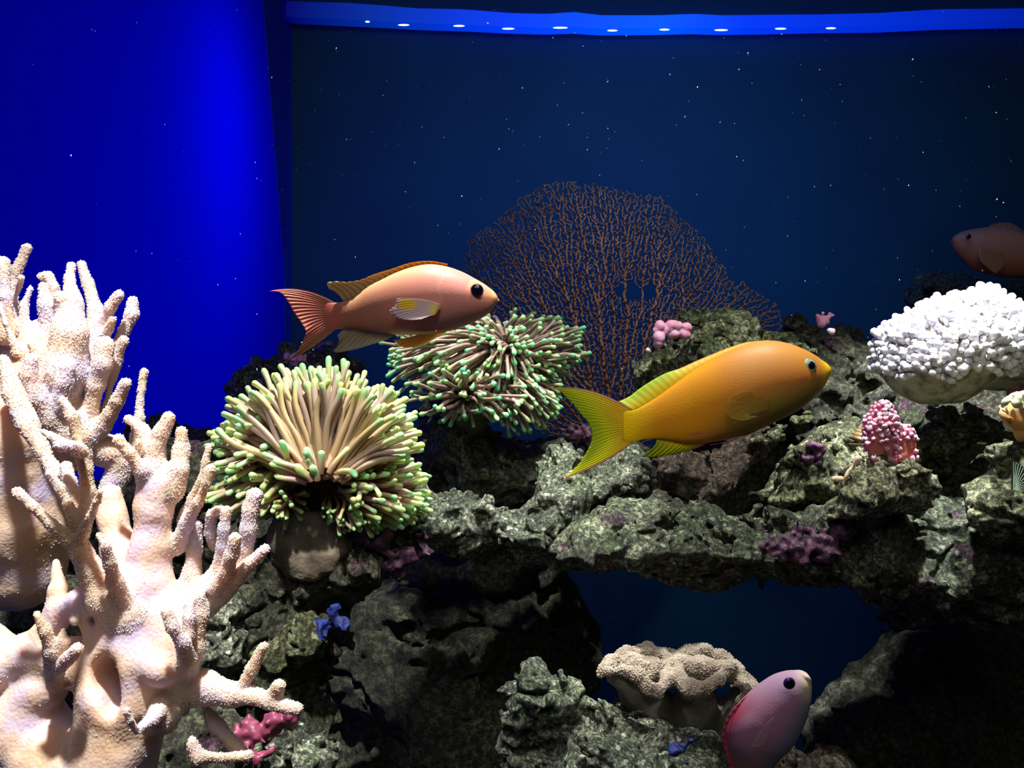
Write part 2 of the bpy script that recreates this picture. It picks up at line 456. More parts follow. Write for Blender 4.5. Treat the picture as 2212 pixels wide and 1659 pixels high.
# ------------------------------------------------------------------ rocks
def rock(name, poly, D, T, mat, label, vox=0.001, seed=1, big=0.006, bigs=0.03, mid=0.003, mids=0.011, pit=0.003, pits=0.006,
         thr=0.5, R=None, sq=(1, 1, 1), cuts=(), lean=0.0, cat='rock', group=None, fine=0.0, grow=0.0015):
    pts = PP(poly, D)[:, [0, 2]]
    lo = np.array([pts[:, 0].min() - 0.012, D - T - 0.014, pts[:, 1].min() - 0.012])
    hi = np.array([pts[:, 0].max() + 0.012, D + T + 0.014, pts[:, 1].max() + 0.012])
    f = Field(lo, hi, vox)
    X = f.ax[0][:, None]; Z = f.ax[2][None, :]
    s2 = poly_sdf(X, Z, pts)[:, None, :]
    R = R or T
    zr = (f.ax[2] - f.ax[2][0]) / (f.ax[2][-1] - f.ax[2][0])
    Y = np.abs(f.ax[1][None, :, None] - D - lean * (zr[None, None, :] - 0.5))
    q0 = s2 + R; q1 = Y - T + R
    f.d = (np.sqrt(np.maximum(q0, 0)**2 + np.maximum(q1, 0)**2) + np.minimum(np.maximum(q0, q1), 0) - R - grow).astype(np.float32)
    f.noise(bigs, big, seed, sc3=sq)
    f.noise(mids, mid, seed + 1, sc3=sq)
    if pit: f.pits(pits, pit, thr, seed + 2)
    for s_, a_, w_ in ((mids * 1.1, mid * 1.1, .16), (mids * 0.5, mid * 0.6, .2)):
        n_ = gnoise(*f.ax, s_, seed + 7, sc3=sq); f.d += (a_ * np.exp(-(n_ / w_)**2)).astype(np.float32)
    f.noise(mids * 0.4, mid * 0.5, seed + 4)
    f.noise(max(2.2 * vox, 0.0020), fine or 0.26 * mid, seed + 3)
    for c in cuts:
        f.ellipsoid(P(c[0], c[1], c[2]), (c[3] / F * D, c[5] if len(c) > 5 else 0.02, c[4] / F * D), k=0.003, sub=True)
    V, Q, Tt = keep_big(*f.mesh())
    o = mesh_obj(name, V, quads=Q, tris=Tt, mat=mat)
    return tag(o, label, cat, group)

def patch(parent, pts, D, mat, name='crust_patch', label=None, rough=0.0012, seed=5, vox=0.0008):
    """lumpy growth made of blobs (px, py, r px, dD)"""
    A = np.array([P(p[0], p[1], D + (p[3] if len(p) > 3 else 0)) for p in pts])
    r = np.array([p[2] for p in pts]) / F * D
    f = Field((A - r[:, None] - 0.005).min(0), (A + r[:, None] + 0.005).max(0), vox)
    for a, q in zip(A, r): f.ellipsoid(a, (q, max(q * 0.6, 0.002), q * 0.85), k=0.003)
    f.noise(0.004, rough, seed); f.noise(0.002, rough * 0.8, seed + 1)
    V, Q, T = keep_big(*f.mesh(), frac=0.05)
    o = mesh_obj(name, V, quads=Q, tris=T, mat=mat, parent=parent)
    if label: o['label'] = label
    return o
PURP = coral_mat('purple_crust', [(0.35, (0.03, 0.012, 0.025)), (0.55, (0.085, 0.03, 0.065)), (0.7, (0.20, 0.10, 0.16))], nscale=220, bscale=600, bstr=0.5)
MAROON = coral_mat('maroon_crust', [(0.35, (0.10, 0.02, 0.04)), (0.6, (0.26, 0.05, 0.10))], nscale=150, bscale=500, bstr=0.3, rough=0.4)
BLUEC = coral_mat('blue_sponge', [(0.35, (0.008, 0.012, 0.08)), (0.6, (0.02, 0.04, 0.26))], nscale=220, bstr=0.5)

rock('rock', [(497,835),(520,812),(560,795),(600,778),(640,765),(700,760),(735,775),(770,800),(760,900),(600,940),(520,900),(500,860)], 0.66, 0.03, ROCK,
     'dark craggy rock behind the left torch coral, under the small lilac coral', vox=0.0012, seed=11)
rock('rock', [(250,930),(330,918),(400,928),(470,922),(530,905),(640,980),(720,1100),(720,1260),(560,1280),(450,1230),(300,1100)], 0.60, 0.035, ROCKD,
     'dark rock glimpsed between the finger coral and the left torch coral', vox=0.0015, seed=21)
r3 = rock('rock', [(500,1190),(600,1150),(760,1120),(880,1110),(895,1180),(880,1240),(866,1290),(864,1312),(835,1312),(790,1330),(740,1385),(690,1440),(610,1480),(520,1500),(450,1440),(425,1340),(440,1250)], 0.475, 0.045, ROCKD,  # darker rock colour stands in for shade under the torch coral
     'large shaded rock carrying the left torch coral on its round plug', vox=0.0011, seed=31, big=0.008)
patch(r3, [(820,1175,26,-.035),(850,1190,26,-.036),(862,1212,22,-.036),(858,1235,15,-.034),(790,1160,22,-.033),(835,1160,18,-.03)], 0.475, PURP, 'purple_crust', 'dull purple crust')
patch(r3, [(705,1350,22,-.045),(728,1338,18,-.046),(722,1318,11,-.046),(690,1365,13,-.046)], 0.475, BLUEC, 'blue_sponge', 'deep blue encrusting sponge')
r4 = rock('rock_ledge', [(780,1130),(860,1090),(900,1042),(960,1030),(1020,1040),(1080,1055),(1120,1085),(1150,1065),(1175,1025),(1230,1010),(1262,1050),(1245,1110),(1215,1150),(1190,1190),(1120,1190),(1020,1195),(960,1185),(900,1180),(860,1165),(790,1180)], 0.50, 0.045, ROCKG,
     'porous pale grey rock ledge in the centre, right of the left torch coral', vox=0.0008, seed=41, pit=0.004, pits=0.005, thr=0.35, mid=0.0025)
patch(r4, [(905,1170,15,-.04),(908,1190,15,-.041),(918,1155,10,-.04)], 0.50, PURP, 'purple_crust', 'purple crust nodule')
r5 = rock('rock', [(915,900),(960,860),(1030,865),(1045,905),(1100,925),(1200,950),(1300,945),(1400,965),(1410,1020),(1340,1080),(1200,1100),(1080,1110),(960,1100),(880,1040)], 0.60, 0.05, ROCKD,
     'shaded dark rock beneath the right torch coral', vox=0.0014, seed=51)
patch(r5, [(1240,940,22,-.035),(1275,945,24,-.037),(1300,960,18,-.04)], 0.60, PURP, 'purple_crust', 'dull purple crust')
r5b = rock('rock', [(1160,1000),(1200,985),(1260,985),(1330,980),(1390,990),(1410,1020),(1330,1080),(1240,1130),(1180,1120),(1150,1060)], 0.515, 0.035, ROCKG,
     'porous grey rock under the tail of the yellow-orange fish', vox=0.0009, seed=55, pit=0.004, pits=0.005, thr=0.3)
r6 = rock('rock_ledge', [(1180,1170),(1250,1130),(1310,1090),(1400,1095),(1500,1092),(1600,1112),(1680,1128),(1740,1115),(1850,1122),(1900,1117),(1960,1145),(2060,1130),(2100,1127),(2170,1140),(2290,1135),(2290,1335),(2212,1322),(2100,1316),(1950,1302),(1850,1278),(1700,1256),(1550,1240),(1400,1230),(1280,1218),(1200,1206)], 0.475, 0.05, ROCK,
     'long craggy shelf of rock running across the right half of the picture', vox=0.0009, seed=61, pit=0.0045, pits=0.0065, thr=0.35, big=0.005,
     cuts=((1668,1165,0.43,14,24,.03),(1757,1150,0.43,10,28,.03),(1880,1175,0.43,18,30,.02),(2010,1160,0.43,10,25,.02),(1470,1150,0.43,18,14,.015)))
patch(r6, [(1700,1180,24,-.043),(1735,1195,28,-.045),(1765,1175,24,-.044),(1730,1140,15,-.040),(1790,1190,20,-.044),(1690,1200,20,-.044),(1820,1135,18,-.041),(1840,1140,14,-.04),(1660,1190,15,-.043)], 0.475, PURP, 'purple_crust', 'dark purple crusting algae')
r7 = rock('rock', [(1385,810),(1400,765),(1440,725),(1500,700),(1540,682),(1580,682),(1620,707),(1645,737),(1720,770),(1700,870),(1500,890),(1380,880)], 0.60, 0.035, ROCKY,
     'craggy green-grey rock topped by pink knob coral, behind the yellow-orange fish', vox=0.0009, seed=71, pit=0.006, pits=0.0065, thr=0.2, mid=0.004)
r8 = rock('rock', [(1680,740),(1720,708),(1790,703),(1840,697),(1870,712),(1890,750),(1905,800),(1940,850),(1935,930),(1800,965),(1680,965),(1650,830)], 0.63, 0.04, ROCKD,
     'dark folded rock between the yellow-orange fish and the white coral', vox=0.0012, seed=81, pit=0.005, pits=0.007, thr=0.2, mid=0.004)
r9 = rock('rock', [(1420,1010),(1450,980),(1560,965),(1640,935),(1660,960),(1650,1000),(1620,1040),(1560,1075),(1500,1085),(1440,1065)], 0.515, 0.035, ROCKB,
     'brownish shaded rock below the belly of the yellow-orange fish', seed=91, big=0.003)
rock('rock', [(1600,945),(1640,925),(1700,900),(1750,878),(1775,890),(1782,905),(1760,925),(1710,935),(1690,955),(1660,960),(1620,965)], 0.50, 0.02, ROCKY,
     'pale frilled flake of rock under the jaw of the yellow-orange fish', vox=0.0008, seed=95, pit=0.006, pits=0.0045, thr=0.1, big=0.003, mid=0.003, mids=0.007, sq=(2, 1, .7))
r10 = rock('rock', [(1570,1085),(1610,1068),(1680,1046),(1700,1005),(1740,965),(1800,930),(1860,932),(1910,942),(1960,950),(1930,1005),(1870,1045),(1820,1070),(1740,1085),(1650,1092)], 0.515, 0.035, ROCKY,
     'flat greenish rock slab behind the bright pink soft coral', vox=0.0009, seed=101, pit=0.003, pits=0.005, thr=0.4)
patch(r10, [(1756,985,13,-.032),(1770,980,12,-.033),(1745,992,9,-.032)], 0.515, PURP, 'purple_crust', 'round dark purple crust')
r11 = rock('rock', [(1930,960),(1990,925),(2080,895),(2130,888),(2170,905),(2185,930),(2130,965),(2070,995),(2050,1018),(1995,1032),(1950,1020)], 0.53, 0.03, ROCKY,
     'long greenish rock slab between the pink soft coral and the orange-yellow coral', vox=0.0009, seed=111, pit=0.003, pits=0.006, thr=0.35)
r12 = rock('rock', [(1798,1112),(1808,1060),(1838,1012),(1868,988),(1932,985),(1962,1012),(1985,1042),(2008,1090),(1992,1116),(1900,1122)], 0.432, 0.024, ROCKP,
     'small triangular rock on the shelf, holding up the bright pink soft coral', vox=0.0008, seed=121, pit=0.005, pits=0.0045, thr=0.25, big=0.003)
r13 = rock('rock', [(2100,1085),(2112,1050),(2150,1022),(2130,985),(2160,962),(2195,948),(2280,935),(2280,1150),(2170,1140),(2120,1115)], 0.425, 0.03, ROCKY,
     'yellow-green craggy rock at the right edge under the orange-yellow coral', vox=0.0008, seed=131, pit=0.005, pits=0.006, thr=0.25)
rock('rock', [(1975,620),(2010,590),(2080,592),(2140,600),(2212,603),(2290,600),(2290,820),(2100,830),(1990,700)], 0.88, 0.05, ROCKD,
     'dim distant rock behind the white coral, under the far brown fish', vox=0.002, seed=141)
rock('rock', [(1860,900),(1900,870),(2000,870),(2120,850),(2290,830),(2290,1000),(2160,960),(2000,1000),(1880,1000)], 0.60, 0.035, ROCKD,
     'dark rock in the gap beneath the white coral', vox=0.0015, seed=145)
rock('rock', [(1950,1020),(2080,1000),(2200,980),(2290,980),(2290,1180),(1960,1180)], 0.56, 0.03, ROCKD,
     'dark recessed rock behind the shelf at the right edge', vox=0.0015, seed=147)
rock('rock', [(1240,1080),(1380,980),(1500,930),(1650,900),(1800,890),(1900,900),(1900,1160),(1240,1160)], 0.665, 0.03, ROCKD,
     'dark recessed rock behind the shelf below the yellow-orange fish', vox=0.0015, seed=149)
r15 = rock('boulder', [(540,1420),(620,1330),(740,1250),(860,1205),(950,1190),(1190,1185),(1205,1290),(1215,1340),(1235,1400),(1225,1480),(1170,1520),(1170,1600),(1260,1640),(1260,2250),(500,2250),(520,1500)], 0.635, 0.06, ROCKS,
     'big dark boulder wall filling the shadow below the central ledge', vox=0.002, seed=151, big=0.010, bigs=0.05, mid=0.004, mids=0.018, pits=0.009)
r16 = rock('rock', [(1122,1500),(1140,1470),(1190,1468),(1240,1500),(1300,1545),(1350,1568),(1400,1580),(1450,1605),(1560,1605),(1610,1640),(1640,1720),(1640,1900),(1130,1900),(1110,1620),(1145,1560),(1125,1530)], 0.41, 0.03, ROCKG,
     'bumpy pale rock at the bottom centre, left of the ruffled brown coral', vox=0.0008, seed=161, pit=0.004, pits=0.0045, thr=0.3)
patch(r16, [(1475,1610,7,-.031),(1478,1625,8,-.032),(1476,1640,7,-.032)], 0.41, BLUEC, 'blue_sponge', 'narrow deep blue sponge')
rock('rock', [(1630,1665),(1660,1635),(1705,1622),(1750,1640),(1790,1665),(1850,1700),(1850,1900),(1630,1900)], 0.43, 0.03, ROCKB,
     'reddish brown rock at the bottom edge, right of the mauve fish', seed=171)
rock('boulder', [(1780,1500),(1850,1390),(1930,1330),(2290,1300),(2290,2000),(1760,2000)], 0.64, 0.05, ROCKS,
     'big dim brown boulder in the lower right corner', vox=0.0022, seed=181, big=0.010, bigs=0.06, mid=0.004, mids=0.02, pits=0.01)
rock('rock', [(438,1310),(480,1292),(505,1315),(516,1370),(514,1430),(490,1450),(440,1450)], 0.42, 0.018, ROCKG,
     'small porous whitish rock just right of the finger coral trunk', vox=0.0008, seed=191, pit=0.005, pits=0.004, thr=0.2, big=0.003)
rock('rock', [(560,1420),(620,1370),(690,1345),(700,1372),(690,1410),(640,1440),(600,1455),(575,1470),(570,1450)], 0.435, 0.014, ROCKY,
     'small yellowish pitted rock above the tip of the lowest coral branch', vox=0.0008, seed=195, pit=0.004, pits=0.004, thr=0.4, big=0.003)
rock('rock', [(440,1470),(520,1440),(600,1470),(700,1530),(720,1580),(690,1700),(440,1700)], 0.45, 0.025, ROCKD,
     'dim greenish rock behind the lowest branch of the finger coral', vox=0.0011, seed=197)
r19 = rock('rock', [(480,1640),(540,1590),(600,1565),(640,1548),(670,1552),(690,1590),(702,1640),(695,1760),(480,1760)], 0.37, 0.022, ROCKG,
     'grey-green rock at the bottom left with maroon crust on top', vox=0.0009, seed=201, pit=0.003)
patch(r19, [(560,1575,22,-.016),(590,1560,20,-.014),(620,1552,15,-.012),(530,1600,22,-.018),(535,1615,18,-.020),(545,1628,16,-.022),(575,1632,15,-.023)], 0.37, MAROON, 'maroon_crust', 'smooth maroon crust')
rock('rock', [(120,1040),(300,1000),(470,960),(520,1100),(520,1380),(60,1400),(60,1150)], 0.50, 0.02, ROCKD,
     'dark rock wall seen through the gaps of the finger coral branches', vox=0.0015, seed=207)
rock('rock', [(-80,1250),(0,1235),(60,1245),(110,1260),(180,1300),(200,1500),(-80,1500)], 0.42, 0.03, ROCKD,
     'dark rock at the left edge under the finger coral cup', vox=0.0014, seed=211)
rock('rock', [(340,1480),(460,1470),(520,1560),(520,1900),(-80,1900),(-80,1640),(200,1600)], 0.36, 0.025, ROCKD,
     'dark rock under the foot of the finger coral', vox=0.0013, seed=221)

# ------------------------------------------------------------------ finger leather coral (foreground)
FINGER_SHRINK = 1.0
def shrink(g, r, D0):
    return FINGER_SHRINK if r / D0 * F < 26 else 1.0
def chain_caps(chains, D0):
    """chains: (group, [(px,py,r,dD), ...]) -> capsule list"""
    out = []
    for g, pts in chains:
        W = [(P(p[0], p[1], D0 + (p[3] if len(p) > 3 else 0)), p[2] / F * (D0 + (p[3] if len(p) > 3 else 0))) for p in pts]
        for (a, ra), (b_, rb) in zip(W[:-1], W[1:]): out.append((g, a, b_, ra * shrink(g, ra, D0), rb * shrink(g, rb, D0)))
    return out
def build_sdf_coral(root, chains, D0, vox, mat, names, k=0.003, holes=(), noise=((0.010, 0.0005), (0.0024, 0.00012)), fuzz=0, fuzz_r=0.0004, fuzz_mat=None, seed=3, zcut=None):
    caps = chain_caps(chains, D0)
    A = np.array([c[1] for c in caps]); B = np.array([c[2] for c in caps])
    ra = np.array([c[3] for c in caps]); rb = np.array([c[4] for c in caps]); G = np.array([c[0] for c in caps])
    m = np.maximum(ra, rb)[:, None] + 0.004
    f = Field(np.minimum(A, B).min(0) - m.max() , np.maximum(A, B).max(0) + m.max(), vox)
    for i in range(len(caps)): f.capsule(A[i], B[i], ra[i], rb[i], k=min(k, 0.4 * min(ra[i], rb[i]) + 0.0004))
    for h in holes: f.ellipsoid(P(h[0], h[1], h[4]), (h[2] / F * h[4], h[5], h[3] / F * h[4]), k=0.003, sub=True)
    for i, (s, a) in enumerate(noise): f.noise(s, a, seed + i)
    V, Q, T = keep_big(*f.mesh())
    N = vnormals(V, Q)
    fc = V[Q].mean(1)
    best = np.full(len(fc), 1e9); gi = np.zeros(len(fc), int)
    for i in range(len(caps)):
        d = B[i] - A[i]; h = np.clip(((fc - A[i]) @ d) / (d @ d + 1e-12), 0, 1)
        q = np.linalg.norm(fc - A[i] - h[:, None] * d, axis=1) - (ra[i] + (rb[i] - ra[i]) * h)
        w_ = q < best; best[w_] = q[w_]; gi[w_] = G[i]
    fr = None
    for g in sorted(set(gi)):
        qs = Q[gi == g]
        if len(qs) < 30: continue
        u, inv = np.unique(qs, return_inverse=True)
        mesh_obj(names.get(g, 'branch'), V[u], quads=inv.reshape(-1, 4), mat=mat, parent=root, normals=N[u])
    if fuzz:
        g_ = np.random.default_rng(seed + 9)
        fa = np.linalg.norm(np.cross(V[Q[:, 2]] - V[Q[:, 0]], V[Q[:, 3]] - V[Q[:, 1]]), axis=1)
        wt = fa * np.array([1.0 if g not in SMOOTH else 0.04 for g in gi])
        pick = g_.choice(len(Q), fuzz, p=wt / wt.sum())
        pos = V[Q[pick, g_.integers(0, 4, fuzz)]] * 0.5 + fc[pick] * 0.5; nn = N[Q[pick, 0]]
        fuzz_mesh(root, pos, nn, fuzz_r, fuzz_mat or FUZZ, g_)
    return V, Q, N
def fuzz_mesh(root, pos, nn, r, mat, g_, name='polyp_fuzz', label=None, stretch=1.6):
    n = len(pos)
    base = np.array([(1, 0, 0), (-1, 0, 0), (0, 1, 0), (0, -1, 0), (0, 0, 1), (0, 0, -1)], float)
    tri = np.array([(0, 2, 4), (2, 1, 4), (1, 3, 4), (3, 0, 4), (2, 0, 5), (1, 2, 5), (3, 1, 5), (0, 3, 5)])
    rr = r * g_.uniform(0.6, 1.25, n)
    dirn = nn + g_.normal(0, 0.25, (n, 3)); dirn /= np.linalg.norm(dirn, axis=1, keepdims=True)
    t = np.cross(dirn, g_.normal(size=(n, 3))); t /= np.linalg.norm(t, axis=1, keepdims=True)
    u = np.cross(dirn, t)
    V = pos[:, None, :] + rr[:, None, None] * (base[None, :, 0:1] * t[:, None] + base[None, :, 1:2] * u[:, None] + stretch * base[None, :, 2:3] * dirn[:, None])
    T = tri[None] + 6 * np.arange(n)[:, None, None]
    o = mesh_obj(name, V.reshape(-1, 3), tris=T.reshape(-1, 3), mat=mat, parent=root)
    o['kind'] = 'stuff'
    if label: o['label'] = label
    return o

SMOOTH = set()
FINGER_SHRINK = 0.88
# rear colony ------------------------------------------------------
rear = [
 (0, [(40,1215,100,.015),(35,1120,112,.01),(20,1020,112,.005),(30,930,95,0),(60,850,75,0)]),
 (0, [(70,880,70,0),(90,800,62,0),(95,740,55,0)]),
 (1, [(58,537,11,.01),(37,584,13,.01),(28,615,15,.01),(20,680,24,.01),(40,760,40,.01)]),
 (2, [(2,572,13,-.004),(10,640,16,-.004),(12,720,28,0)]),
 (3, [(47,601,8,.0),(38,628,9,.005),(28,660,12,.01)]),
 (4, [(89,598,10,.008),(104,598,12,.008),(116,622,12,.008),(112,700,17,.008),(100,760,30,0)]),
 (5, [(93,617,13,-.006),(98,657,15,-.006),(104,730,20,-.004),(100,790,30,0)]),
 (6, [(66,622,9,0),(53,657,11,0),(50,720,20,0)]),
 (7, [(154,574,13,.004),(150,605,16,.002),(158,660,20,-.004),(150,720,34,-.008),(135,800,46,-.006),(120,870,50,0)]),
 (8, [(177,572,13,.012),(190,615,15,.012),(205,668,16,.01),(208,730,22,.008),(190,800,30,.005)]),
 (9, [(257,636,12,.0),(238,664,13,.002),(222,700,16,.006),(208,750,20,.006)]),
 (10, [(287,650,12,.01),(285,680,14,.01),(268,717,14,.01),(250,750,16,.01),(225,800,22,.01)]),
 (11, [(131,643,12,-.008),(140,670,14,-.006),(140,710,16,-.004)]),
 (12, [(267,736,12,.002),(252,780,13,.004),(243,820,12,.006),(231,872,13,.006),(200,930,20,.006)]),
 (13, [(227,745,20,-.004),(222,785,21,-.004),(210,832,21,-.002),(196,890,22,0),(180,930,30,0)]),
 (14, [(273,827,13,-.006),(254,864,17,-.004),(222,920,22,0),(190,950,26,0)]),
 (15, [(66,775,15,-.018),(60,808,18,-.017),(76,857,22,-.014),(104,905,22,-.010),(130,940,22,-.006)]),
 (16, [(147,792,10,-.014),(141,825,14,-.013),(130,880,18,-.01)]),
 (17, [(8,775,14,-.024),(28,850,20,-.027),(60,920,22,-.03),(92,975,20,-.032),(120,1022,20,-.034)]),
 (18, [(64,742,12,-.012),(80,765,14,-.010),(95,790,20,-.008)]),
 (7, [(120,870,50,0),(160,930,44,0),(150,980,40,.004)]),
 (19, [(0,660,12,-.012),(12,700,13,-.012),(40,760,20,-.01)]),
 (20, [(238,975,34,.006),(200,960,40,.006),(255,1000,20,.006),(240,1060,26,.008)]),
 (21, [(311,803,13,.006),(304,843,14,.006),(301,905,15,.006),(290,980,18,.008),(260,1030,24,.008)]),
 (9, [(243,690,9,.0),(236,712,10,.003),(222,735,12,.006)]),
]
g1 = empty('finger_coral', P(40, 1290, 0.33), 'rear cream finger leather coral at the left edge with a big smooth tan cup', 'coral', 'finger leather corals')
SMOOTH = {0}
build_sdf_coral(g1, rear, 0.315, 0.00085, FINGER, {0: 'cup'}, k=0.0035, fuzz=22000, fuzz_r=0.00026, seed=401)
# front colony -----------------------------------------------------
front = [
 (0, [(230,1690,100,.0),(250,1600,92,.0),(270,1500,98,0),(300,1410,92,0),(300,1340,74,0),(318,1265,54,0),(326,1180,42,0),(332,1100,38,0),(345,1040,36,0)]),
 (0, [(380,1390,60,-.004),(370,1330,62,0)]),
 (1, [(366,903,15,.0),(350,935,18,.0),(334,970,22,0),(335,1020,28,0),(340,1060,34,0)]),
 (2, [(392,935,18,.002),(392,975,22,.002),(386,1015,24,0),(370,1060,28,0)]),
 (3, [(277,906,13,.004),(304,926,15,.003),(324,960,18,.002)]),
 (4, [(256,950,15,-.008),(280,980,16,-.007),(308,1014,18,-.005),(330,1050,22,0)]),
 (5, [(450,968,10,.0),(444,997,12,0),(434,1040,13,0),(418,1080,15,.002),(396,1125,18,.004)]),
 (6, [(453,1015,13,-.006),(446,1045,14,-.006),(428,1085,15,-.004),(404,1130,17,0),(380,1185,20,.002)]),
 (7, [(299,953,7,-.004),(301,975,9,-.003)]),
 (8, [(280,1330,44,-.006),(225,1285,34,-.008),(198,1235,26,-.01),(174,1190,23,-.012),(164,1153,22,-.012)]),
 (9, [(37,1063,14,-.02),(73,1096,15,-.019),(110,1131,16,-.017),(150,1166,18,-.014)]),
 (10, [(107,1023,13,-.018),(128,1055,14,-.017),(147,1090,14,-.016),(166,1130,17,-.014)]),
 (11, [(144,1008,14,-.006),(150,1040,14,-.008),(164,1085,14,-.01),(174,1125,16,-.012)]),
 (12, [(217,1062,10,-.022),(209,1082,12,-.021),(196,1116,14,-.018),(178,1158,17,-.014)]),
 (13, [(180,965,13,-.012),(186,1010,16,-.014),(188,1065,17,-.014),(184,1125,18,-.013)]),
 (14, [(213,1156,13,-.02),(228,1178,14,-.020),(236,1215,15,-.018),(250,1256,17,-.014),(268,1300,20,-.01)]),
 (15, [(236,1070,26,.008),(244,1120,30,.007),(258,1180,34,.005),(275,1250,44,.002)]),
 (16, [(136,867,15,-.018),(156,900,18,-.018),(172,945,19,-.016),(182,985,18,-.014)]),
 (17, [(88,928,8,-.026),(119,948,9,-.026),(148,962,10,-.024),(172,968,13,-.019)]),
 (18, [(126,963,9,-.034),(150,966,11,-.03),(178,975,14,-.02)]),
 # right crown
 (20, [(360,1360,50,.002),(404,1300,34,.004),(414,1240,24,.004),(420,1190,17,.004),(425,1135,14,.004)]),
 (21, [(489,1104,14,-.003),(484,1142,13,-.003),(480,1180,13,-.002),(474,1225,15,0),(450,1262,22,0),(420,1290,26,.002)]),
 (22, [(490,1104,14,.0),(470,1102,14,.002),(456,1112,14,.004),(455,1150,14,.006),(462,1180,10,.008)]),
 (23, [(550,1070,15,-.002),(541,1100,17,-.002),(537,1142,18,-.002),(531,1185,16,-.001),(514,1230,16,0),(480,1270,20,0),(445,1310,24,0)]),
 (24, [(509,1164,13,-.009),(502,1200,15,-.008),(490,1237,15,-.006),(465,1272,18,-.003)]),
 (25, [(573,1186,11,-.004),(543,1213,13,-.004),(512,1250,15,-.003),(475,1288,17,0),(440,1320,22,.002)]),
 (26, [(424,1290,20,-.006),(428,1330,20,-.006),(420,1400,24,-.006),(398,1450,30,-.004),(370,1490,40,0)]),
 (27, [(361,1322,16,-.020),(372,1356,17,-.020),(393,1390,17,-.018),(402,1425,20,-.012),(396,1450,24,-.006)]),
 (27, [(410,1300,12,-.012),(408,1335,12,-.014),(406,1370,14,-.014)]),
 (0, [(345,1440,42,-.010),(330,1420,40,-.006)]),
 # lowest branches
 (30, [(330,1490,60,0),(385,1488,48,0),(440,1485,35,-.002),(496,1503,27,-.004),(543,1505,21,-.004),(585,1520,16,-.005),(642,1532,13,-.006)]),
 (31, [(520,1488,13,-.004),(543,1445,12,-.004),(569,1397,10,-.005)]),
 (32, [(602,1482,12,-.006),(596,1500,12,-.005),(588,1518,14,-.005)]),
 (33, [(400,1505,34,.004),(430,1535,28,.004),(470,1570,22,.004),(510,1618,17,.002),(530,1636,15,.0)]),
 (34, [(397,1572,17,-.010),(407,1603,18,-.011),(430,1634,18,-.010),(477,1636,16,-.006),(535,1632,16,-.002)]),
 (34, [(340,1540,46,-.004),(375,1556,26,-.008),(397,1575,17,-.010)]),
 (35, [(543,1662,11,-.004),(480,1668,14,-.002),(430,1680,20,0)]),
 # left mass
 (40, [(-60,1470,60,.004),(0,1440,50,.004),(60,1410,44,.004),(115,1345,34,.004),(128,1275,27,.006),(122,1215,16,.008)]),
 (40, [(130,1320,36,.004),(180,1300,30,.002),(215,1330,36,.0),(235,1400,44,0)]),
 (40, [(60,1410,44,.004),(150,1430,50,.002),(235,1450,60,0)]),
 (40, [(20,1400,30,.01),(-50,1350,28,.012)]),
 (41, [(-60,1600,100,.006),(50,1570,82,.006),(120,1640,90,.004),(180,1680,90,0)]),
 (41, [(90,1490,50,.002),(50,1540,60,.004)]),
 (42, [(79,1327,13,-.02),(97,1362,14,-.019),(110,1405,15,-.017),(116,1445,18,-.012),(120,1480,22,-.006)]),
 (43, [(142,1355,12,-.016),(139,1382,13,-.016),(127,1421,15,-.014),(120,1455,18,-.010)]),
 (44, [(167,1402,11,-.022),(150,1420,12,-.020),(128,1445,15,-.014)]),
 (44, [(185,1340,8,-.014),(178,1352,8,-.012),(160,1335,10,-.006)]),
 (45, [(237,1563,10,-.026),(264,1580,12,-.025),(296,1577,13,-.022),(330,1552,14,-.016),(345,1530,18,-.01)]),
 (46, [(272,1536,10,-.028),(280,1556,11,-.027),(290,1574,12,-.024)]),
]
holes = [(165,1505,34,44,.235,.04),(186,1555,22,34,.235,.04),(252,1626,14,28,.235,.03),(160,1316,18,26,.25,.04),(170,1360,11,16,.25,.03),(352,1618,22,42,.24,.06)]
SMOOTH = {0, 40, 41, 15}
g2 = empty('finger_coral', P(260, 1700, 0.26), 'nearest cream finger leather coral with thick trunk, holes and many stubby fingers', 'coral', 'finger leather corals')
build_sdf_coral(g2, front, 0.262, 0.0007, FINGER, {0: 'trunk', 40: 'lobe', 41: 'lobe'}, k=0.0028, holes=holes, fuzz=30000, fuzz_r=0.00021, seed=431)

FINGER_SHRINK = 1.0
# ------------------------------------------------------------------ torch corals
def tube(pts, rad, ns=8):
    """closed-tip tube; returns V, Q, ring index per vertex"""
    pts = np.asarray(pts); n = len(pts)
    tg = np.gradient(pts, axis=0); tg /= np.linalg.norm(tg, axis=1, keepdims=True) + 1e-12
    ref = np.array([0.3, 0.9, 0.1]); a = np.cross(tg, ref); a /= np.linalg.norm(a, axis=1, keepdims=True) + 1e-12
    b_ = np.cross(tg, a)
    th = np.arange(ns) * 2 * np.pi / ns
    V = pts[:, None] + np.asarray(rad)[:, None, None] * (np.cos(th)[None, :, None] * a[:, None] + np.sin(th)[None, :, None] * b_[:, None])
    i = np.arange(n - 1)[:, None] * ns; j = np.arange(ns)[None]; j2 = (j + 1) % ns
    Q = np.stack([i + j, i + j2, i + ns + j2, i + ns + j], -1).reshape(-1, 4)
    return V.reshape(-1, 3), Q, np.repeat(np.arange(n), ns)
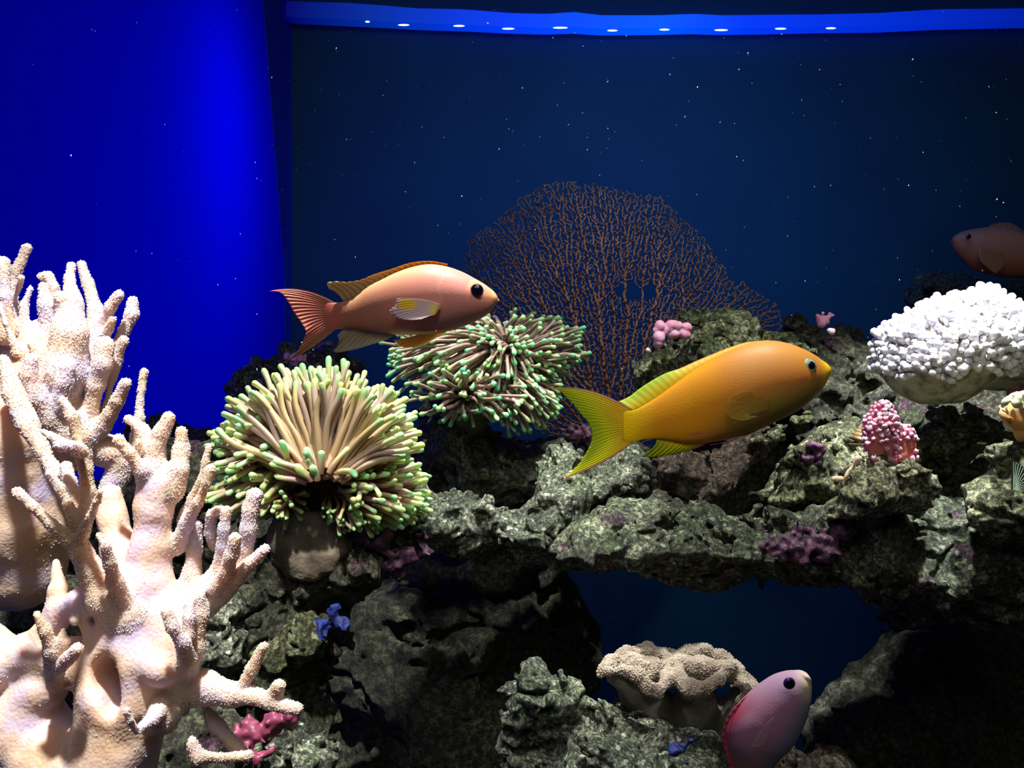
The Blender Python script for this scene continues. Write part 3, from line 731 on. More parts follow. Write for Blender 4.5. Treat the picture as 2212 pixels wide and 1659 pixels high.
def tentacle(root_p, tip_p, sag, r, nring=11, ns=8, wob=0.0, g=rng, bulb=1.25):
    t = np.linspace(0, 1, nring)
    # extra rings at the rounded tip
    t = np.concatenate([t[:-1], [0.965, 0.985, 0.996, 1.0]])
    t = np.unique(np.clip(t, 0, 1))
    c = root_p[None] * (1 - t[:, None]) + tip_p[None] * t[:, None]
    c = c + (t * (1 - t))[:, None] * 4 * sag[None] + wob * (np.sin(t * g.uniform(3, 6) + g.uniform(0, 6)))[:, None] * g.normal(size=3)[None] * (t**1.2)[:, None]
    L = np.linalg.norm(tip_p - root_p)
    end = (1 - t) * L
    R = r * (1.12 - 0.22 * t)
    R = R * (1 + (bulb - 1) * np.exp(-((end - 1.0 * r) / (1.3 * r))**2))
    capf = np.sqrt(np.clip(1 - (1 - np.clip(end / (r * 1.2), 0, 1))**2, 0, 1))
    R = np.maximum(R * capf, 1e-5)
    V, Q, ri = tube(c, R, ns)
    return V, Q, t[ri], end[ri]
def tent_color(tv, end, r, base, mid, tip, jit, tipl=3.0):
    c = base[None] * (1 - tv[:, None]) + mid[None] * tv[:, None]
    w_ = np.clip(1.0 - (end - 1.6 * r) / (tipl * r), 0, 1)[:, None]
    c = c * (1 - w_) + tip[None] * w_
    return np.clip(c * jit, 0, 1)

def torch(name, label, D, heads, seed, stalk_chains, r_px, palette, nparts=100, wobf=0.05, tipl=3.0, bulb=1.25, strays=()):
    g = np.random.default_rng(seed)
    root = empty(name, P(*stalk_chains[0][1][-1][:2], D), label, 'coral', 'torch corals with green-tipped tentacles')
    T = []
    px = D / F
    for (cx, cy, cd, rx, ry, rd, hx, hy, hd, sx, n, lim, rs, sagz) in heads:
        tip_c = P(cx, cy, D + cd); root_c = P(hx, hy, D + hd)
        R = np.array([rx * px, rd, ry * px])
        k = 0; tries = 0; taken = []
        while k < n and tries < n * 60:
            tries += 1
            v = g.normal(size=3); v /= np.linalg.norm(v)
            if not lim(v[0], v[1], v[2]): continue
            if any(abs(v - u).sum() < 1.15 / math.sqrt(n) for u in taken): continue
            taken.append(v); k += 1
            tipp = tip_c + R * v * g.uniform(0.86, 1.04)
            rp = root_c + np.array([v[0] * sx * px, v[1] * sx * px, v[2] * sx * px * 0.6])
            dirn = tipp - rp; L = np.linalg.norm(dirn)
            sag = np.array([-dirn[0] * 0.05, 0, sagz * L]) + g.normal(size=3) * 0.03 * L
            r = r_px * px * rs * g.uniform(0.85, 1.15)
            V, Q, tv, end = tentacle(rp, tipp, sag, r, wob=wobf * L, g=g, bulb=bulb)
            h = g.uniform()
            pal = [np.array(p) for p in palette]
            mid = pal[1] * (1 - h) + pal[2] * h
            tipc = pal[3] * (1 - (h2 := g.uniform())) + pal[4] * h2
            colr = tent_color(tv, end, r, pal[0], mid, tipc, g.uniform(0.85, 1.12), tipl)
            T.append((tipp[1], V, Q, colr))
    for (x0, y0, d0, x1, y1, d1) in strays:
        V, Q, tv, end = tentacle(P(x0, y0, D + d0), P(x1, y1, D + d1), g.normal(size=3) * .003, r_px * px, wob=.002, g=g, bulb=bulb)
        T.append((0.0, V, Q, tent_color(tv, end, r_px * px, np.array(palette[0]), np.array(palette[1]), np.array(palette[4]), 1.0, tipl)))
    T.sort(key=lambda a: a[0])
    for (_, V, Q, colr) in T[:nparts]:
        mesh_obj('tentacle', V, quads=Q, mat=TENT, parent=root, col=colr)
    if len(T) > nparts:
        Vs, Qs, Cs, off = [], [], [], 0
        for (_, V, Q, colr) in T[nparts:]:
            Vs.append(V); Qs.append(Q + off); Cs.append(colr); off += len(V)
        o = mesh_obj('tentacles', np.concatenate(Vs), quads=np.concatenate(Qs), mat=TENT, parent=root, col=np.concatenate(Cs))
        o['kind'] = 'stuff'
    caps = chain_caps(stalk_chains, D)
    A = np.array([c[1] for c in caps] + [c[2] for c in caps]); mm = max(max(c[3], c[4]) for c in caps) + 0.006
    f = Field(A.min(0) - mm, A.max(0) + mm, 0.0012)
    for c in caps: f.capsule(c[1], c[2], c[3], c[4], k=0.004)
    f.noise(0.008, 0.0012, seed); f.noise(0.003, 0.0005, seed + 1)
    V, Q, Tt = keep_big(*f.mesh())
    mesh_obj('stalk', V, quads=Q, tris=Tt, mat=STALK, parent=root)
    return root
STALK = coral_mat('coral_stalk', [(0.35, (0.05, 0.045, 0.03)), (0.55, (0.12, 0.10, 0.07)), (0.7, (0.2, 0.16, 0.12))], nscale=90, bscale=300, bstr=0.6)
palL = [(0.42, 0.24, 0.14), (0.86, 0.70, 0.30), (0.72, 0.52, 0.54), (0.82, 0.90, 0.34), (0.42, 0.86, 0.42)]
palR = [(0.26, 0.17, 0.13), (0.50, 0.36, 0.26), (0.50, 0.37, 0.34), (0.66, 0.88, 0.36), (0.20, 0.80, 0.42)]
up = lambda lo: (lambda x, y, z: z > lo and y < 0.45)
torch('torch_coral', 'left torch coral, a large bright dome of thick yellow-green tipped tentacles', 0.45, [
    # cx cy dD rx ry rd  hx hy hd spread n  limit rs sag
    (690, 955, .0, 222, 165, .050, 690, 1035, -.030, 52, 330, lambda x, y, z: z > -0.1 and y > -0.62, 1.0, 0.05),
    (700, 985, -.004, 130, 60, .050, 690, 1030, -.034, 40, 34, lambda x, y, z: y < 0.1 and z > -0.45, 1.0, 0.03),
    (575, 985, -.004, 120, 110, .040, 620, 985, .010, 45, 75, lambda x, y, z: x < 0.35 and y < 0.3, .92, 0.03),
    (560, 1065, -.004, 105, 62, .038, 640, 1030, .006, 30, 70, lambda x, y, z: x < 0.5 and y < 0.3, .85, 0.02),
    (625, 1085, -.02, 40, 50, .022, 622, 1070, -.006, 12, 34, lambda x, y, z: y < 0.5, .7, 0.0),
    (830, 1060, .0, 105, 88, .040, 760, 1060, .012, 45, 120, lambda x, y, z: x > -0.45 and y < 0.3, .85, 0.02),
    (770, 1100, -.002, 70, 48, .034, 740, 1070, .010, 30, 60, lambda x, y, z: z < 0.4 and y < 0.3, .62, 0.0),
  ], 501, [(0, [(690,1010,60,.012),(680,1060,50,.012),(680,1110,52,.012),(685,1160,60,.01)]), (0, [(690,1010,60,.012),(600,1000,40,.012)]), (0, [(690,1020,50,.012),(790,1060,50,.014)])], 6.3, palL, wobf=.05, strays=((690,1010,-.03,712,768,-.01),(690,1010,-.03,736,772,-.005),(660,1000,-.03,560,905,-.02),(760,1010,-.03,845,905,-.02),(620,1030,-.03,612,960,-.045),(700,1030,-.035,770,1030,-.05)))
torch('torch_coral', 'right torch coral, a drooping brown mop of thin tentacles with small green tips', 0.56, [
    (1010, 790, .0, 165, 115, .050, 1060, 760, -.012, 66, 290, lambda x, y, z: y < 0.35 and not (x < -0.2 and z < -0.55), 1.0, 0.08),
    (1005, 850, -.025, 130, 70, .045, 1003, 856, -.02, 8, 55, lambda x, y, z: y < 0.2, 1.0, 0.02),
    (1140, 760, .012, 130, 88, .045, 1090, 790, .012, 50, 120, lambda x, y, z: x > -0.3 and y < 0.4, .95, 0.08),
    (1130, 865, .0, 85, 75, .04, 1080, 820, .0, 50, 110, lambda x, y, z: (x > -0.1 or z < -0.1) and y < 0.3, .9, 0.06),
    (900, 765, .02, 70, 50, .03, 950, 780, .02, 25, 60, lambda x, y, z: x < 0.4 and y < 0.4, .9, 0.05),
  ], 601, [(0, [(1040,800,70,.01),(1030,850,60,.012),(1000,900,50,.014),(985,950,50,.016)]), (0, [(1040,810,60,.012),(1120,850,45,.012)])], 3.9, palR, wobf=.06, tipl=1.2, bulb=1.5, strays=((1120,780,0,1268,706,-.005),(1130,790,0,1278,762,0),(1120,800,0,1205,893,-.01),(950,770,0,818,745,.005),(950,800,0,840,788,0),(1100,760,0,1197,690,.005),(1150,760,0,1240,722,0),(1003,856,-.03,925,860,-.05),(1003,856,-.03,1010,790,-.06),(1003,856,-.03,1090,810,-.06),(1003,856,-.03,1080,860,-.07),(1003,856,-.03,1052,885,-.06)))
# round plug, its colour darkened for the shade under the left torch coral
PLUG = coral_mat('frag_plug', [(0.35, (0.07, 0.055, 0.035)), (0.5, (0.15, 0.12, 0.08)), (0.7, (0.26, 0.21, 0.15))], nscale=70, bscale=500, bstr=0.6, rough=0.8)
D = 0.44
f = Field(P(570, 1290, D) - [0, .03, 0], P(790, 1080, D) + [0, .03, 0], 0.0009)
f.ellipsoid(P(668, 1175, D), (88 / F * D, 0.011, 76 / F * D), k=.002)
f.ellipsoid(P(672, 1160, D - .012), (66 / F * D, 0.006, 54 / F * D), k=.004, sub=True)
f.noise(0.01, 0.001, 3); f.noise(0.003, 0.0005, 4)
V, Q, T = keep_big(*f.mesh())
plug = mesh_obj('coral_plug', V, quads=Q, tris=T, mat=PLUG); tag(plug, 'round tan disc of stone under the left torch coral', 'plug')

# ------------------------------------------------------------------ sea fan
def sea_fan():
    D = 0.86
    poly = np.array([(1015,530),(1060,500),(1095,468),(1124,443),(1167,414),(1225,400),(1304,402),(1359,414),(1431,421),(1471,458),(1514,494),(1543,530),(1568,577),(1580,606),(1601,608),(1637,636),(1670,660),(1680,707),(1650,750),(1560,760),(1480,780),(1430,850),(1390,900),(1380,980),(1330,1010),(1270,960),(1180,940),(1130,900),(1100,850),(1060,780),(1020,690),(1005,600)], float)
    g = np.random.default_rng(77)
    pts = np.column_stack([g.uniform(1000, 1690, 64000), g.uniform(395, 1010, 64000)])
    inside = poly_sdf(pts[:, 0], pts[:, 1], poly) < 0
    hole = ((pts[:, 0] - 1375) / 45)**2 + ((pts[:, 1] - 628) / 20)**2 < 1
    pts = pts[inside & ~hole][:26000]
    N = [(1345.0, 1015.0)]; par = [-1]
    step = 4.4; kill = 4.3; infl = 60.0
    nearest = np.hypot(*(pts - N[0]).T); nid = np.zeros(len(pts), int)
    alive = np.ones(len(pts), bool)
    for it in range(330):
        act = alive & (nearest < (infl if it > 40 else 2000))
        if not act.any(): break
        ids = nid[act]; dv = pts[act] - np.array(N)[ids]; dv /= np.linalg.norm(dv, axis=1, keepdims=True) + 1e-9
        acc = np.zeros((len(N), 2)); np.add.at(acc, ids, dv)
        new = []
        for i in np.unique(ids):
            v = acc[i]; l = np.hypot(*v)
            if l < 0.35: v = dv[ids == i][0]; l = 1
            v = v / l + g.normal(0, 0.40, 2); v /= np.hypot(*v)
            new.append((N[i][0] + v[0] * step, N[i][1] + v[1] * step, i))
        k0 = len(N)
        for a, b_, i in new: N.append((a, b_)); par.append(int(i))
        M = np.array([q[:2] for q in new])
        al = np.where(alive)[0]
        dd = np.hypot(pts[al][:, None, 0] - M[None, :, 0], pts[al][:, None, 1] - M[None, :, 1])
        j = dd.argmin(1); dm = dd[np.arange(len(al)), j]
        upd = dm < nearest[al]
        nearest[al[upd]] = dm[upd]; nid[al[upd]] = k0 + j[upd]
        alive &= ~(nearest < kill)
        if len(N) > 26000: break
    N = np.array(N); par = np.array(par); n = len(N)
    leaf = np.ones(n)
    for i in range(n - 1, 0, -1): leaf[par[i]] += leaf[i]
    rad = (0.72 + 0.30 * np.minimum(leaf, 6000)**0.34)
    rad = np.minimum(rad, 7.5)
    bend = lambda x, y: 0.02 * np.sin((x - 1345) / 130.0) - 0.03 * ((x - 1345) / 330.0)**2
    W = np.array([P(x, y, D) for x, y in N]); jitter = g.normal(0, 0.0012, n)
    W[:, 1] += bend(N[:, 0], N[:, 1]) + jitter
    R = rad / F * D
    # limbs: the first sizeable subtrees off the main stem
    limb = np.full(n, -1); nl = 0
    for i in range(1, n):
        p = par[i]
        if limb[p] >= 0: limb[i] = limb[p]
        elif leaf[i] < n * 0.11: limb[i] = nl; nl += 1
    root = empty('sea_fan', W[0], 'wide rust-brown sea fan with a fine net of branches standing before the dark back wall', 'coral')
    kids = np.bincount(par[1:], minlength=n)
    extra = []
    for i in np.where(kids == 0)[0]:
        d = np.hypot(N[:, 0] - N[i, 0], N[:, 1] - N[i, 1]); d[i] = 99
        a = i
        for _ in range(5): a = par[a]; d[a] = 99
        d[par[i]] = 99
        j = int(d.argmin())
        if d[j] < 8.5 and g.uniform() < .75: extra.append((i, j))
    E = np.arange(1, n)
    sizes = np.bincount(limb[limb >= 0], minlength=max(nl, 1))
    small = sizes < 60
    grp = np.where(limb >= 0, limb, -1); grp[(limb >= 0) & small[np.clip(limb, 0, None)]] = -1
    for gr in np.unique(grp):
        e = E[grp[1:] == gr]
        if len(e) == 0: continue
        ex = np.array([q for q in extra if grp[q[0]] == gr], int).reshape(-1, 2)
        a = np.concatenate([W[par[e]], W[ex[:, 1]]]); b_ = np.concatenate([W[e], W[ex[:, 0]]])
        ra = np.concatenate([np.minimum(R[par[e]], R[e] * 1.25), R[ex[:, 0]]]); rb = np.concatenate([R[e], R[ex[:, 0]]])
        d = b_ - a; d /= np.linalg.norm(d, axis=1, keepdims=True) + 1e-12
        u = np.cross(d, [0, 1, 0]); u /= np.linalg.norm(u, axis=1, keepdims=True) + 1e-12; v = np.cross(d, u)
        a = a - d * ra[:, None] * 0.3
        th = np.arange(5) * 2 * np.pi / 5
        ring = np.cos(th)[None, :, None] * u[:, None] + np.sin(th)[None, :, None] * v[:, None]
        Vs = np.concatenate([a[:, None] + ring * ra[:, None, None], b_[:, None] + ring * rb[:, None, None], (b_ + d * rb[:, None])[:, None]], 1)
        m_ = len(a); j = np.arange(5); j2 = (j + 1) % 5; o_ = (np.arange(m_) * 11)[:, None]
        Q = np.stack([o_ + j, o_ + j2, o_ + 5 + j2, o_ + 5 + j], -1).reshape(-1, 4)
        T = np.stack([o_ + 5 + j, o_ + 5 + j2, np.broadcast_to(o_ + 10, (m_, 5))], -1).reshape(-1, 3)
        mesh_obj('stem' if gr == -1 else 'branch', Vs.reshape(-1, 3), quads=Q, tris=T, mat=FAN, parent=root)
    print('FAN nodes', n, 'limbs', len(np.unique(grp)))
FAN = coral_mat('sea_fan_skin', [(0.35, (0.30, 0.12, 0.04)), (0.65, (0.42, 0.19, 0.07))], nscale=30, bstr=0.0, rough=0.8, spec=0.2)
sea_fan()

# ------------------------------------------------------------------ white polyp coral on the right
D = 0.50
wc = empty('leather_coral', P(2000, 878, D), 'brilliant white dome coral packed with stubby polyps at the right', 'coral')
pts = PP([(1908,790),(1916,745),(1948,700),(1980,668),(2040,650),(2100,643),(2160,660),(2200,700),(2250,720),(2300,800),(2290,850),(2200,848),(2130,840),(2060,868),(2000,872),(1950,848),(1915,822)], D)[:, [0, 2]]
f = Field([pts[:, 0].min() - .01, D - .055, pts[:, 1].min() - .01], [pts[:, 0].max() + .01, D + .055, pts[:, 1].max() + .01], 0.0011)
s2 = poly_sdf(f.ax[0][:, None], f.ax[2][None, :], pts)[:, None, :]
Y = np.abs(f.ax[1][None, :, None] - D); R_ = 0.042
q0 = s2 + R_; q1 = Y - 0.045 + R_
f.d = (np.sqrt(np.maximum(q0, 0)**2 + np.maximum(q1, 0)**2) + np.minimum(np.maximum(q0, q1), 0) - R_).astype(np.float32)
f.noise(0.012, 0.0016, 9); f.pits(0.0045, 0.0025, 0.55, 10)
V, Q, T = keep_big(*f.mesh()); N = vnormals(V, Q)
WBASE = coral_mat('white_coral_base', [(0.35, (0.20, 0.16, 0.10)), (0.5, (0.48, 0.44, 0.34)), (0.65, (0.60, 0.56, 0.48))], nscale=120, bscale=350, bstr=0.7)
WPOL = coral_mat('white_polyp', [(0.4, (0.82, 0.80, 0.86)), (0.6, (0.88, 0.86, 0.90))], bscale=900, bstr=0.5)
mesh_obj('body', V, quads=Q, tris=T, mat=WBASE, parent=wc)
g = np.random.default_rng(15)
pxx = V[:, 0] / V[:, 1] * F + 1106; pyy = 829.5 - (V[:, 2] - ZC) / V[:, 1] * F
lim = np.interp(pxx, [1890, 1950, 2050, 2120, 2212, 2300], [800, 808, 815, 795, 800, 800]) + 6 * np.sin(pxx / 17)
cand = np.where((pyy < lim) & (N[:, 1] < 0.35))[0]
g.shuffle(cand); sel = []
SP = np.zeros((0, 3))
for i in cand[:9000]:
    if len(SP) == 0 or ((SP - V[i])**2).sum(1).min() > 0.0027**2:
        SP = np.vstack([SP, V[i]]); sel.append(i)
print('POLYPS', len(sel))
pol = []
for i in sel:
    p, nn = V[i], N[i]
    nn = nn + np.array([0, 0, 0.25]) + g.normal(0, .2, 3); nn /= np.linalg.norm(nn)
    r = 0.0019 * g.uniform(.65, 1.3); L = r * g.uniform(1.0, 2.6)
    t = np.array([0, .45, .75, .9, .985, 1.0]); prof = np.array([.8, .95, 1.05, .85, .4, .02])
    Vt, Qt, _ = tube(p[None] - nn * r * .6 + nn[None] * (t * (L + r * 1.2))[:, None], prof * r, 7)
    Vt += g.normal(0, .00010, Vt.shape)
    pol.append((p[1], Vt, Qt))
pol.sort(key=lambda a: a[0])
for _, Vt, Qt in pol[:100]: mesh_obj('polyp', Vt, quads=Qt, mat=WPOL, parent=wc)
off = 0; Vs = []; Qs = []
for _, Vt, Qt in pol[100:]: Vs.append(Vt); Qs.append(Qt + off); off += len(Vt)
o = mesh_obj('polyps', np.concatenate(Vs), quads=np.concatenate(Qs), mat=WPOL, parent=wc); o['kind'] = 'stuff'

# ------------------------------------------------------------------ small corals
def blob_coral(name, label, D, blobs, mat, k=0.0015, vox=0.0006, noise=0.0004, parts=None, cat='coral', group=None, colf=None):
    A = np.array([P(b_[0], b_[1], D + (b_[3] if len(b_) > 3 else 0)) for b_ in blobs]); r = np.array([b_[2] for b_ in blobs]) / F * D
    f = Field((A - r[:, None] - .004).min(0), (A + r[:, None] + .004).max(0), vox)
    for a, q in zip(A, r): f.ellipsoid(a, (q, q, q), k=k)
    f.noise(0.003, noise, int(blobs[0][0]))
    V, Q, T = keep_big(*f.mesh())
    o = mesh_obj(name, V, quads=Q, tris=T, mat=mat, col=colf(V) if colf else None)
    return tag(o, label, cat, group)
PINK = coral_mat('pink_coral', [(0.4, (0.72, 0.24, 0.36)), (0.6, (0.86, 0.46, 0.66))], nscale=120, bscale=900, bstr=0.3)
PALEPINK = coral_mat('pale_pink_coral', [(0.4, (0.80, 0.48, 0.45)), (0.6, (0.85, 0.60, 0.66))], nscale=100)
def seq(a, b, n, r0, r1): return [(a[0] + (b[0] - a[0]) * t, a[1] + (b[1] - a[1]) * t, r0 + (r1 - r0) * t, (a[2] if len(a) > 2 else 0)) for t in np.linspace(0, 1, n)]
blob_coral('knob_coral', 'cluster of fat pink knobs on the left top of the rock behind the yellow-orange fish', 0.565,
    [(1425,706,13),(1417,713,9),(1423,728,14),(1421,742,10),(1452,702,13),(1463,706,11),(1455,722,13),(1448,712,11),(1485,708,12),(1482,722,11),(1470,718,9),(1438,716,9)], PINK, k=0.0006)
blob_coral('knob_coral', 'tiny lilac nub low on the left face of the rock behind the yellow-orange fish', 0.565, [(1400,757,5),(1404,760,3)], PALEPINK, k=.0006)
blob_coral('knob_coral', 'small ragged pink coral standing on the dark folded rock', 0.60,
    [(1775,700,9),(1772,690,9),(1783,688,9),(1790,684,7),(1765,682,5),(1778,677,5),(1792,677,5),(1799,681,4),(1786,695,7)], PINK, k=0.0012)
blob_coral('knob_coral', 'round pale pink nub just below the ragged pink coral on the dark folded rock', 0.585, [(1797,717,8),(1792,714,6),(1801,714,5)], PALEPINK, k=0.0008)
g = np.random.default_rng(5)
blob_coral('knob_coral', 'lilac bumpy coral just below the tail of the pink fish', 0.62,
    [(640, 776, 16)] + [(640 + 26 * math.cos(a) * q, 772 - 10 * math.sin(a) * q, g.uniform(4, 6.5), -0.006 * g.uniform(0, 1)) for a, q in zip(g.uniform(0, 6.28, 22), g.uniform(.3, 1, 22))], PINK, k=0.0008)
CREAM = coral_mat('cream_nubs', [(0.4, (0.85, 0.55, 0.35)), (0.6, (0.92, 0.75, 0.55))], nscale=80)
blob_coral('encrusting_coral', 'bright cream ridge on the left edge of the small triangular rock', 0.425,
    seq((1852,990), (1828,1030), 7, 6, 7), CREAM)
blob_coral('encrusting_coral', 'bright pinkish nub sticking out left of the small triangular rock', 0.425, seq((1802,1034), (1818,1034), 3, 7, 5), CREAM)
blob_coral('encrusting_coral', 'orange nubs on the right edge of the small triangular rock', 0.425, seq((1958,1012), (1976,1042), 5, 6, 7), CREAM)

# bright pink soft coral: two fleshy stems, knobbly pink polyps painted white on their lit tops
D = 0.43
sp = empty('soft_coral', P(1910, 1000, D), 'hot pink soft coral with polyps painted white on their lit tops on the small triangular rock', 'coral')
stems = [[(1905,990,24),(1902,950,29),(1903,920,30),(1906,895,22)], [(1957,1012,10,.002),(1955,990,15,.002),(1958,960,17,.002),(1956,938,14,.002)], [(1925,985,14),(1945,985,12)]]
STEMP = coral_mat('pink_stem', [(0.35, (0.80, 0.22, 0.14)), (0.6, (0.85, 0.30, 0.30))], nscale=90, sss=0.3, bstr=0.15)
for j, s_ in enumerate(stems[:2]):
    cp = chain_caps([(0, s_)] + ([(0, stems[2])] if j == 1 else []), D)
    A = np.array([c[1] for c in cp] + [c[2] for c in cp]); mm = 0.011
    f = Field(A.min(0) - mm, A.max(0) + mm, 0.0006)
    for c in cp: f.capsule(c[1], c[2], c[3], c[4], k=.002)
    f.noise(0.004, .0004, 61 + j)
    V, Q, T = keep_big(*f.mesh()); mesh_obj('stem', V, quads=Q, tris=T, mat=STEMP, parent=sp)
    N = vnormals(V, Q)
    g = np.random.default_rng(70 + j)
    pyy = 829.5 - (V[:, 2] - ZC) / V[:, 1] * F
    w_ = np.where((N[:, 1] < 0.3) & (g.uniform(size=len(V)) < np.clip((960 - pyy) / 60, 0.02, 1)))[0]
    g.shuffle(w_); S = np.zeros((0, 3)); cnt = 0
    for i in w_:
        if len(S) and ((S - V[i])**2).sum(1).min() < 0.0019**2: continue
        if cnt >= (96 if j == 0 else 34): break
        S = np.vstack([S, V[i]]); cnt += 1
        pp = V[i] + N[i] * 0.0006
        Vs, Ts = ico(pp, 0.0014 * g.uniform(.7, 1.25), 1); tip = np.clip((Vs - pp) @ (N[i] * .6 + [0, 0, .4]) / 0.001, 0, 1)[:, None]
        Vs = Vs + g.normal(0, .00026, Vs.shape)
        c = np.array([.92, .16, .42]) * (1 - tip) + np.array([.98, .80, .88]) * tip  # overexposed polyp tops painted white into the pink
        mesh_obj('polyp', Vs, tris=Ts, mat=COLM, parent=sp, col=c)

# orange-yellow coral at the right edge
D = 0.415
g = np.random.default_rng(31)
yb = [(2215,905,34),(2205,880,30),(2235,870,34),(2192,905,22),(2210,935,18),(2250,920,30)] + [(2212 + 46 * math.cos(a), 885 - 34 * math.sin(a), g.uniform(6, 9), -0.008 * abs(math.sin(a * 3))) for a in np.linspace(0.3, 3.9, 26)] + [(g.uniform(2175, 2250), g.uniform(858, 890), g.uniform(5, 8), -0.009) for _ in range(16)]
def ycol(V):
    py = 829.5 - (V[:, 2] - ZC) / V[:, 1] * F
    t = np.clip((py - 868) / 34, 0, 1)[:, None]
    return np.array([.82, .84, .52]) * (1 - t) + np.array([.85, .42, .12]) * t
blob_coral('cauliflower_coral', 'orange coral with pale yellow knobbly head at the right edge', D, yb, COLM, k=.0012, colf=ycol)
blob_coral('encrusting_sponge', 'maroon lump behind the orange coral at the right edge', 0.47, [(2175,868,11),(2190,858,13),(2208,854,14),(2230,856,16)], MAROON, k=.003, noise=.0012, cat='sponge')

# snail shell: cone with spiral ribs
D = 0.475
apex = P(1888, 888, D); base = P(1862, 958, D)
sh = empty('snail_shell', base, 'brown ribbed cone shell half hidden behind the bright pink soft coral', 'shell')
ax_ = base - apex; L = np.linalg.norm(ax_); ax_ /= L
tt = np.linspace(0, 1, 60)
rad = (0.0012 + 0.0068 * tt) * (1 + 0.025 * np.sin(tt * 2 * math.pi * 9)); rad[-1] = .0001; rad[-2] *= .7
V, Q, _ = tube(apex[None] + ax_[None] * (tt * L)[:, None], rad, 24)
SHELL = coral_mat('shell', [(0.4, (0.12, 0.075, 0.03)), (0.6, (0.24, 0.16, 0.07))], nscale=200, bstr=0.05, rough=0.45)
mesh_obj('whorl', V, quads=Q, mat=SHELL, parent=sh)
lipc, _, _ = tube(P(1862, 957, D)[None] + np.array([[math.cos(a) * .0062, math.sin(a) * .0062, 0.0008 * math.cos(a)] for a in np.linspace(0, 6.283, 30)]), np.full(30, .0009), 6)
Ql = tube(np.random.rand(30, 3), np.full(30, .001), 6)[1]
mesh_obj('lip', lipc, quads=Ql, mat=SHELL, parent=sh)

# tube worm crown at the right edge
D = 0.39
fw = empty('tube_worm', P(2225, 1060, D), 'dark fan-shaped worm crown with fine pale ribs at the right edge', 'worm')
RIBM = flat_mat('pale_rib', (0.45, 0.60, 0.42), 0.5); WEB = flat_mat('dark_web', (0.010, 0.014, 0.012), 0.5)
cW = P(2188, 1058, D - .004)
aa = np.radians(np.linspace(-12, 78, 13)); rr = 0.0125
Vw = [cW] + [cW + np.array([math.cos(a) * rr, .003 + .004 * math.sin(a * 2), math.sin(a) * rr]) for a in aa]
Vw += [v + [0, .0012, 0] for v in Vw]
n = 14
fs = [(0, i, i + 1) for i in range(1, 13)] + [(n, n + i + 1, n + i) for i in range(1, 13)] + [(i, n + i, n + i + 1, i + 1) for i in range(1, 13)] + [(0, n, n + 1, 1), (13, n + 13, n, 0)]
mesh_obj('crown', Vw, faces=fs, mat=WEB, parent=fw, smooth=False)
for i, a in enumerate(aa[::1]):
    e = cW + np.array([math.cos(a) * rr * 1.02, .0026 + .004 * math.sin(a * 2), math.sin(a) * rr * 1.02])
    V, Q, _ = tube(np.array([cW, (cW + e) / 2, e]) - [0, .0004, 0], [.00018, .00014, .0001], 5)
    mesh_obj('rib', V, quads=Q, mat=RIBM, parent=fw)

# ruffled brown leather coral, bottom centre
D = 0.43
BROWN = coral_mat('brown_leather', [(0.35, (0.30, 0.22, 0.17)), (0.55, (0.46, 0.36, 0.29)), (0.7, (0.55, 0.44, 0.40))], nscale=120, bscale=700, bstr=0.8, bdist=.0008)
BROWNS = coral_mat('brown_leather_stalk', [(0.35, (0.07, 0.07, 0.05)), (0.6, (0.16, 0.14, 0.11))], nscale=60, bscale=300, bstr=0.5)
bl = empty('ruffled_coral', P(1480, 1600, D), 'pale brown ruffled leather coral with two folded lobes, left of the mauve fish', 'coral')
capch = [
 (0, [(1302,1450,11,-.01),(1325,1432,14,-.004),(1360,1415,15,.004),(1400,1408,14,.010),(1438,1416,13,.010),(1448,1440,14,0)]),
 (0, [(1302,1450,10,-.01),(1345,1448,12,-.018),(1378,1460,14,-.024),(1400,1484,14,-.026),(1424,1488,13,-.026),(1440,1470,14,-.020),(1447,1440,14,-.008)]),
 (0, [(1330,1440,15,-.002),(1368,1438,21,-.002),(1408,1446,24,-.004),(1436,1446,16,-.004)]),
 (1, [(1458,1420,12,.008),(1490,1412,14,.012),(1525,1408,14,.012),(1558,1420,14,.010),(1590,1448,13,.006),(1615,1476,12,.004),(1640,1492,10,.002)]),
 (1, [(1458,1432,14,0),(1466,1466,15,-.018),(1490,1488,15,-.026),(1520,1486,14,-.026),(1550,1472,14,-.020),(1568,1450,14,-.012),(1580,1440,12,-.002)]),
 (1, [(1478,1440,20,-.002),(1518,1444,25,-.004),(1558,1446,20,-.002),(1590,1462,14,0)]),
 (2, [(1578,1484,9,-.016),(1590,1478,10,-.018),(1606,1484,10,-.018),(1612,1500,9,-.016),(1600,1512,8,-.014)]),
 (2, [(1600,1470,10,-.004),(1625,1490,10,-.006),(1650,1510,8,-.006)]),
]
stch = [(3, [(1325,1462,14,-.004),(1375,1500,34,.0),(1420,1545,48,.004),(1460,1590,44,.002),(1480,1640,50,.004)]),
        (3, [(1505,1490,38,.0),(1505,1540,50,.004),(1500,1590,52,.006)]),
        (3, [(1595,1500,16,.002),(1578,1545,34,.004),(1550,1590,40,.004)])]
SMOOTH = {3}
build_sdf_coral(bl, capch, D, 0.0008, BROWN, {0: 'lobe', 1: 'lobe', 2: 'lobe'}, k=.003, noise=((.006, .0007), (.0022, .0005)), fuzz=9000, fuzz_r=.00042, seed=801,
    fuzz_mat=coral_mat('brown_fuzz', [(0.4, (0.55, 0.45, 0.36)), (0.6, (0.66, 0.58, 0.46))], bstr=0))
build_sdf_coral(bl, stch, D + .006, 0.0012, BROWNS, {3: 'stalk'}, k=.004, noise=((.006, .001),), seed=821)

